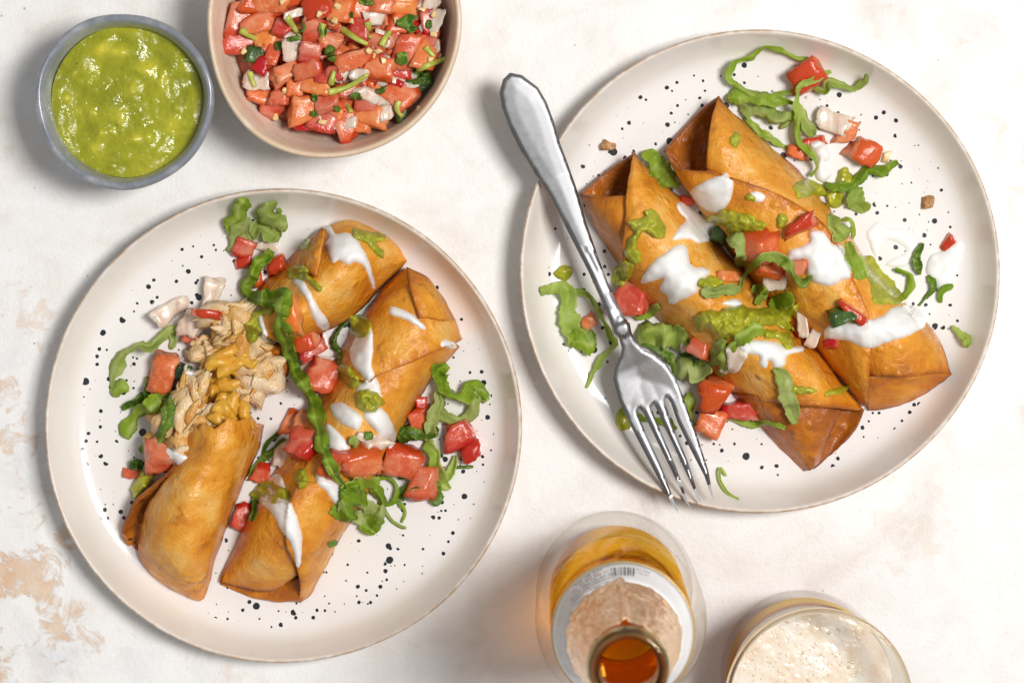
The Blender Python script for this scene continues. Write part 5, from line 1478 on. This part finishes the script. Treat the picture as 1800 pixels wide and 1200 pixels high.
for (x, y, w, l, a) in [(680, 170, 60, 70, 30), (870, 340, 60, 110, 20), (1370, 150, 90, 120, 10), (1420, 490, 120, 90, 0), (1180, 560, 90, 70, 0), (1040, 610, 60, 50, 0), (760, 720, 60, 40, -30), (1320, 370, 50, 90, -40), (820, 190, 30, 90, 0), (770, 620, 30, 50, 0), (1490, 155, 30, 60, 0), (1000, 95, 30, 40, 0), (540, 290, 30, 60, 10), (910, 690, 40, 40, 0), (620, 245, 80, 40, 0), (1100, 15, 60, 40, 0)]:
    an = R(a)
    dx, dy = math.sin(an) * l / 2, math.cos(an) * l / 2
    ribbon([(Zx(x - dx), Zy(y - dy), 0.3), (Zx(x), Zy(y), 0.8), (Zx(x + dx), Zy(y + dy), 0.3)], w / 3.6, 'dark cilantro leaf scrap on the salsa bowl, ' + clock(Zx(x), Zy(y)), 'cilantro', lift=0.4, ruf=.5, name='cilantro_leaf', cat='herb', group=SG + ', leaves', taper=(.3, .3), jag=.6, step=1.6)
for (x, y) in [(1000, 135), (950, 330), (1110, 320), (1140, 350), (1170, 325), (1280, 130), (320, 325), (1430, 690), (820, 770), (910, 40), (1430, 15), (1520, 90), (1520, 220), (630, 500), (585, 575), (895, 130), (1500, 380), (1205, 385), (520, 735), (560, 10), (1450, 60), (795, 95), (450, 250)]:
    dice(Zx(x), Zy(y), 10, 8, rs1.uniform(0, 180), 1.8, 'pale seed stuck on the salsa bowl, ' + clock(Zx(x), Zy(y)), 'seed', group=SG + ', seeds', sup=False)

# ------------------------------------------------------------------ fork across the right plate
FORK = [(896, 128), (917, 132), (946, 154), (961, 180), (974, 215), (985, 253), (999, 290), (1013, 330), (1031, 393), (1051, 450), (1070, 500), (1088, 540), (1100, 562), (1107, 568), (1110, 583), (1116, 599), (1131, 614), (1151, 624), (1171, 639), (1189, 666), (1198, 689),
        (1225, 763), (1245, 826), (1254, 876), (1249, 868), (1238, 836), (1213, 788), (1191, 742), (1179, 707), (1172, 698), (1168, 706), (1182, 748), (1208, 808), (1233, 886), (1227, 877), (1211, 842), (1186, 787), (1155, 720), (1149, 709), (1144, 716), (1164, 763), (1189, 822), (1214, 894), (1207, 884), (1192, 850), (1159, 783), (1131, 725), (1124, 717), (1120, 725), (1135, 760), (1164, 822), (1193, 902), (1186, 892), (1165, 856), (1135, 799),
        (1104, 740), (1087, 700), (1078, 665), (1081, 646), (1091, 626), (1093, 611), (1088, 596), (1078, 586), (1074, 572), (1071, 563), (1056, 527), (1036, 481), (1013, 436), (990, 391), (966, 345), (941, 307), (917, 268), (894, 223), (882, 190), (878, 163), (884, 140)]
def fork():
    pts = np.array(FORK, dtype=float)
    ring = []
    n = len(pts)
    for i in range(n):
        p1, p2 = pts[i], pts[(i + 1) % n]
        k = max(1, int(np.linalg.norm(p2 - p1) / 5))
        for t in range(k): ring.append(p1 + (p2 - p1) * t / k)
    ring = np.array(ring)
    A, B = ring, np.roll(ring, -1, axis=0)
    def inside(P):
        cond = (A[:, 1] > P[1]) != (B[:, 1] > P[1])
        dy = np.where(np.abs(B[:, 1] - A[:, 1]) < 1e-12, 1e-12, B[:, 1] - A[:, 1])
        return bool(np.count_nonzero(cond & (P[0] < (B[:, 0] - A[:, 0]) * (P[1] - A[:, 1]) / dy + A[:, 0])) % 2)
    def dist(P):
        d = B - A
        t = np.clip(((P - A) * d).sum(1) / np.maximum((d * d).sum(1), 1e-9), 0, 1)
        return np.sqrt((((A + d * t[:, None]) - P) ** 2).sum(1).min())
    inner = []
    for y in np.arange(130, 900, 4.0):
        for x in np.arange(878, 1256, 4.0):
            P = np.array([x + (2 if int(y / 4) % 2 else 0), y])
            if inside(P) and dist(P) > 2.2: inner.append(P)
    nr = len(ring)
    r = delaunay_2d_cdt([Vector(p) for p in ring] + [Vector(p) for p in inner], [(i, (i + 1) % nr) for i in range(nr)], [], 1, 1e-4)
    P2, F = r[0], [tuple(f) for f in r[2]]
    ax = np.array([1222 - 893, 885 - 130.0]); L = np.linalg.norm(ax); ax /= L
    sk = [0, 60, 200, 330, 440, 490, 520, 560, 620, 700, 780, 860]
    zk = [30.5, 29.5, 25.6, 25.8, 27.6, 28.0, 27.0, 25.0, 23.6, 23.6, 25.0, 27.8]
    top, bot = [], []
    for p in P2:
        P = np.array(p)
        s_ = float((P - np.array([893, 130])) @ ax)
        z = float(np.interp(s_, sk, zk))
        d = dist(P)
        if s_ < 480:      # bevelled, faintly domed handle; raised collar at the neck
            dome = 0.9 * math.sqrt(max(0, 1 - (1 - min(1, d / 7)) ** 2)) + 0.25 * min(1, d / 25)
        elif s_ < 505: dome = 1.7 * math.sqrt(max(0, 1 - (1 - min(1, d / 9)) ** 2))
        elif s_ < 640: dome = 0.7 * min(1, d / 4) - 0.75 * min(1, d / 45) ** 1.5
        else: dome = 0.75 * math.sqrt(max(0, 1 - (1 - min(1, d / 5)) ** 2))
        if 478 < s_ < 482 or 503 < s_ < 507: dome -= 0.3
        # three engraved lines on the stem
        if 330 < s_ < 470:
            c = float((P - np.array([893, 130])) @ np.array([-ax[1], ax[0]]))
            mid = -6 + (s_ - 330) * -0.02
            for k in (-6, 0, 6):
                if abs(c - mid - k * (1 - (s_ - 330) / 300)) < 1.6: dome -= 0.22
        th = 1.7
        top.append(W(P[0], P[1], z - 0.9 + dome))
        bot.append(W(P[0], P[1], z - 0.9 - th + (0.5 if d < 1e-3 else 0) - 0.3 * min(1, d / 6)))
    F = fix_up(top, F)
    m = len(P2)
    vs = top + bot
    fs = list(F) + [tuple(i + m for i in reversed(f)) for f in F]
    cnt = {}
    for f in F:
        for a in range(3):
            e = (f[a], f[(a + 1) % 3])
            cnt[tuple(sorted(e))] = cnt.get(tuple(sorted(e)), []) + [e]
    for k, v in cnt.items():
        if len(v) == 1:
            a, b = v[0]
            fs.append((b, a, a + m, b + m))
    o = mesh_obj('steel_fork', vs, fs, M['steel'])
    tag(o, 'worn silver fork resting across the rim of the right plate', 'fork')
    md = o.modifiers.new('split', 'EDGE_SPLIT'); md.split_angle = R(50)
    return o
fork()

# ------------------------------------------------------------------ beer bottle
bc = W(1083, 1034, 0)
def ring_obj(name, prof, mat, parent, seg=96, wob=None, close=False, attrs=None):
    vs, fs = lathe(prof, bcur, seg, wob, close)
    return mesh_obj(name, vs, fs, M[mat], parent, origin=Vector((bcur.x, bcur.y, 0)))
bcur = bc
bt = empty('beer_bottle', bc)
tag(bt, 'open clear glass bottle of amber beer with copper foil neck, at the bottom edge', 'bottle')
outer = [(0.01, 1.2), (22, 1.0), (29, 0.2), (31.5, 0.6), (33.2, 3), (33.6, 8), (33.6, 60), (33.6, 95), (33.0, 106), (31.2, 117), (28.4, 127), (25.2, 136), (22.2, 146), (19.6, 157), (17.6, 168), (16.0, 180), (14.6, 194), (13.6, 206), (13.0, 212),
         (14.2, 213.5), (14.5, 216), (14.3, 221), (13.6, 224), (12.4, 225), (11.2, 224.4), (10.5, 222)]
inner = [(10.2, 212), (10.6, 200), (12.0, 186), (13.8, 172), (16.4, 158), (19.4, 146), (22.6, 136), (24.6, 127), (26.4, 117), (27.4, 106), (27.8, 95), (27.8, 60), (27.8, 12), (26.5, 8.5), (22, 7.2), (15, 8.5), (0.01, 9.5)]
ring_obj('glass_body', outer[:19] + inner, 'bottle_glass', bt, 128)
ring_obj('bottle_lip', [(10.3, 211.8), (13.0, 212), (14.2, 213.5), (14.5, 216), (14.3, 221), (13.6, 224), (12.4, 225), (11.2, 224.4), (10.5, 222), (10.2, 216)], 'lip_glass', bt, 128, None, True)
liq = [(0.01, 9.4), (15, 8.4), (22, 7.1), (26.6, 8.4), (27.9, 12), (27.9, 60), (27.9, 95), (27.5, 106), (26.5, 117), (24.7, 127), (22.4, 136), (19.5, 146), (17.2, 154), (15.5, 153.2), (0.01, 153)]
ring_obj('beer_fill', liq, 'beer', bt, 128)
# white shoulder label with gold borders, wrapped right round
def off(prof, d): return [(r + d, z) for r, z in prof]
lab = [(26.9, 131.5), (25.2, 136), (23.6, 141), (22.2, 146), (20.8, 151.5)]
lb = ring_obj('shoulder_label', off(lab, 0.35) + off(lab[::-1], 0.12), 'paper', bt, 96, None, True)
ring_obj('gold_border', [(27.5, 130.9), (27.0, 132.6), (26.7, 132.6), (27.2, 130.9)], 'gold', lb, 96, None, True)
ring_obj('gold_border', [(21.4, 150.6), (21.0, 152.4), (20.6, 152.4), (21.0, 150.6)], 'gold', lb, 96, None, True)
def lab_r(z): return float(np.interp(z, [p[1] for p in lab], [p[0] for p in lab])) + 0.42
def decal(name, a0, a1, z0, z1, mat):
    n = max(2, int(abs(a1 - a0) / 2))
    vs, fs = [], []
    for i in range(n + 1):
        a = R(a0 + (a1 - a0) * i / n)
        for z in (z0, (z0 + z1) / 2, z1):
            r = lab_r(z)
            vs.append(Vector((bcur.x + math.cos(a) * r * .001, bcur.y + math.sin(a) * r * .001, z * .001)))
    for i in range(n):
        for k in (0, 1): fs.append((i * 3 + k, (i + 1) * 3 + k, (i + 1) * 3 + k + 1, i * 3 + k + 1))
    return mesh_obj(name, vs, fs, M[mat], lb)
rb = random.Random(3)
a = 101.0
while a > 80:          # bar code facing the plates
    w = rb.choice([0.5, 0.5, 0.9, 1.4])
    decal('bar_code_stripe', a, a - w, 136.5, 144.0, 'print'); a -= w + rb.choice([0.5, 0.8, 1.2])
def text(body, ang, z, size, mat, flip=False):
    cu = bpy.data.curves.new('label_text', 'FONT')
    cu.body = body; cu.size = size * .001; cu.align_x = 'CENTER'; cu.align_y = 'CENTER'
    o = bpy.data.objects.new('label_text', cu)
    COL.objects.link(o)
    dg = bpy.context.evaluated_depsgraph_get()
    me = bpy.data.meshes.new_from_object(o.evaluated_get(dg))
    bpy.data.objects.remove(o)
    vs = []
    for v in me.vertices:       # wrap the flat lettering on the label cone
        zz = z + v.co.y * 1000 * 0.85
        r = lab_r(zz) + 0.03
        aa = R(ang) + v.co.x * 1000 / r
        vs.append(Vector((bcur.x + math.cos(aa) * r * .001, bcur.y + math.sin(aa) * r * .001, zz * .001)))
    fs = [tuple(p.vertices) for p in me.polygons]
    bpy.data.meshes.remove(me)
    return mesh_obj('label_text', vs, fs, M[mat], lb, smooth=False)
for i, (t, z) in enumerate([('CA CASH REFUND', 144.5), ('ME VT CT MA NY 5c', 141.5), ('HI OR DE IA 10c', 138.5), ('ALC BY VOL', 135.6)]):
    text(t, 122, z, 2.3, 'print' if i % 2 else 'print_red')
for i in range(5):
    text('GOVERNMENT WARNING ACCORDING TO THE SURGEON GENERAL', 165, 147.5 - i * 2.6, 1.5, 'print')
text('12 FL OZ', 76, 140.0, 2.0, 'print')
text('355 ML', 73, 137.2, 2.0, 'print')
# crumpled foil from the shoulder to just under the lip
fo = [(20.6, 150.5), (19.9, 155), (18.9, 160), (18.1, 165), (17.4, 170), (16.8, 175), (16.3, 180), (15.7, 186), (15.1, 192), (14.6, 198), (14.1, 204), (13.8, 208), (13.6, 210.5)]
def wobf(r, z, a):
    e = max(0, min(1, (157 - z) / 6.5))
    v = Vector((math.cos(a) * 3, math.sin(a) * 3, z * 0.09))
    d = 0.6 * noise.noise(v) + 0.9 * (abs(noise.noise(v * 1.9)) - .2) + 0.6 * (abs(noise.noise(v * 4.1)) - .2) + 0.25 * noise.noise(v * 8)
    # overlapped seam that stands off on the side that faces the plates
    da = math.degrees((a - R(93) + math.pi) % (2 * math.pi) - math.pi)
    seam = math.exp(-(da / (5 + 3 * noise.noise(Vector((0, 0, z * .2))))) ** 2) * (1.6 + 0.8 * noise.noise(Vector((5, 0, z * .25))))
    return r + 0.75 + d + seam, z + e * (1.3 * noise.noise(Vector((math.cos(a) * 4, math.sin(a) * 4, 9))) - 6.5 * math.exp(-(da / 7) ** 2))
fo = [tuple(q) for q in resample(np.array(fo), 5)]
fvs, ffs = lathe(fo, bc, 220, wobf)
f_o = mesh_obj('neck_foil', fvs, ffs, M['foil'], bt, origin=Vector((bc.x, bc.y, 0)))
solidify(f_o, 0.2, 0)

# ------------------------------------------------------------------ glass of beer
gcx = W(1409, 1177, 0)
bcur = gcx
gt = empty('beer_glass', gcx)
tag(gt, 'clear tumbler of pale foamy beer cut off by the bottom edge', 'glass')
gout = [(0.01, 1.5), (24, 1.2), (31, 0.3), (33.4, 1.5), (34.3, 5), (34.8, 20), (35.6, 45), (36.6, 70), (37.2, 83), (37.2, 85.0), (36.6, 86.0), (35.9, 86.2), (35.2, 85.6), (34.9, 84)]
gin = [(34.5, 70), (33.6, 45), (32.9, 20), (32.2, 13), (29, 10), (15, 9.4), (0.01, 9.2)]
ring_obj('glass_wall', gout[:9] + gin, 'glass', gt, 144)
ring_obj('glass_rim', [(34.95, 81), (37.2, 81), (37.25, 83), (37.2, 85.0), (36.6, 86.0), (35.9, 86.2), (35.2, 85.6), (34.9, 84)], 'rim_glass', gt, 144, None, True)
bf = [(0.01, 9.1), (15, 9.3), (29.1, 9.9), (32.3, 13), (33.0, 20), (33.5, 40), (33.62, 43), (20, 43), (0.01, 43)]
ring_obj('beer_fill', bf, 'beer_pale', gt, 144)
def fhf(x, y, t):
    v = Vector((x, y, 0))
    # the foam is thicker on the left and thins away on the right
    h = 3.0 * (1 / (1 + math.exp((x * 0.95 - y * 0.25 - 19) * 0.45))) + 0.35 * noise.noise(v * 0.16) + 0.18 * noise.noise(v * 0.5)
    return h * (1 if t < .97 else .8), 0
fvs, ffs, at = heightfield('foam', gcx, 33.55, 46.5, fhf, 'foam', 60, 144, skirt=3.2)
fm = mesh_obj('foam_head', fvs, ffs, M['foam'], gt)
tagged = random.Random(9)
bv, bfc = [], []
def add_bubble(cx, cy, cz, r):
    o = len(bv); nu, nv = 5, 10
    for i in range(nu):
        th = math.pi / 2 * i / (nu - 1) + 0.02
        for j in range(nv):
            a = 2 * math.pi * j / nv
            bv.append(Vector((cx + r * math.sin(th) * math.cos(a), cy + r * math.sin(th) * math.sin(a), cz + r * 0.5 * math.cos(th))) * .001)
    for i in range(nu - 1):
        for j in range(nv):
            bfc.append((o + i * nv + j, o + (i + 1) * nv + j, o + (i + 1) * nv + (j + 1) % nv, o + i * nv + (j + 1) % nv))
for i in range(700):
    a, rr = tagged.uniform(0, 6.28), math.sqrt(tagged.random()) * 31
    x, y = math.cos(a) * rr, math.sin(a) * rr
    if x * .95 - y * .25 > 19: continue
    r = tagged.choice([0.18, 0.22, 0.25, 0.3, 0.35, 0.45, 0.6, 0.85]) * tagged.uniform(0.8, 1.2)
    h, _ = fhf(x, y, rr / 33.55)
    add_bubble(gcx.x * 1000 + x, gcx.y * 1000 + y, 46.5 + h - r * 0.25, r)
M['bubble'] = mat_simple('foam_bubble', [(0.35, (0.66, 0.46, 0.28)), (0.5, (0.78, 0.61, 0.43)), (0.65, (0.88, 0.78, 0.66))], 300, 0.08, 0.05)
bo = mesh_obj('foam_bubble', bv, bfc, M['bubble'], gt)
bo['kind'] = 'stuff'

# ------------------------------------------------------------------ look-alikes that share a label are told apart by their order
same = {}
for o in bpy.data.objects:
    if o.parent is None and 'label' in o: same.setdefault(o['label'], []).append(o)
for lab_, obs in same.items():
    if len(obs) > 1:
        obs.sort(key=lambda q: q.location.x)
        words = {2: ['left', 'right'], 3: ['left', 'middle', 'right'], 4: ['leftmost', 'left', 'right', 'rightmost']}.get(len(obs))
        if not words and len(obs) <= 10:
            words = [q + ' from left,' for q in ('first', 'second', 'third', 'fourth', 'fifth', 'sixth', 'seventh', 'eighth', 'ninth', 'tenth')]
        if words:
            for q, w_ in zip(obs, words): q['label'] = w_ + ' ' + lab_
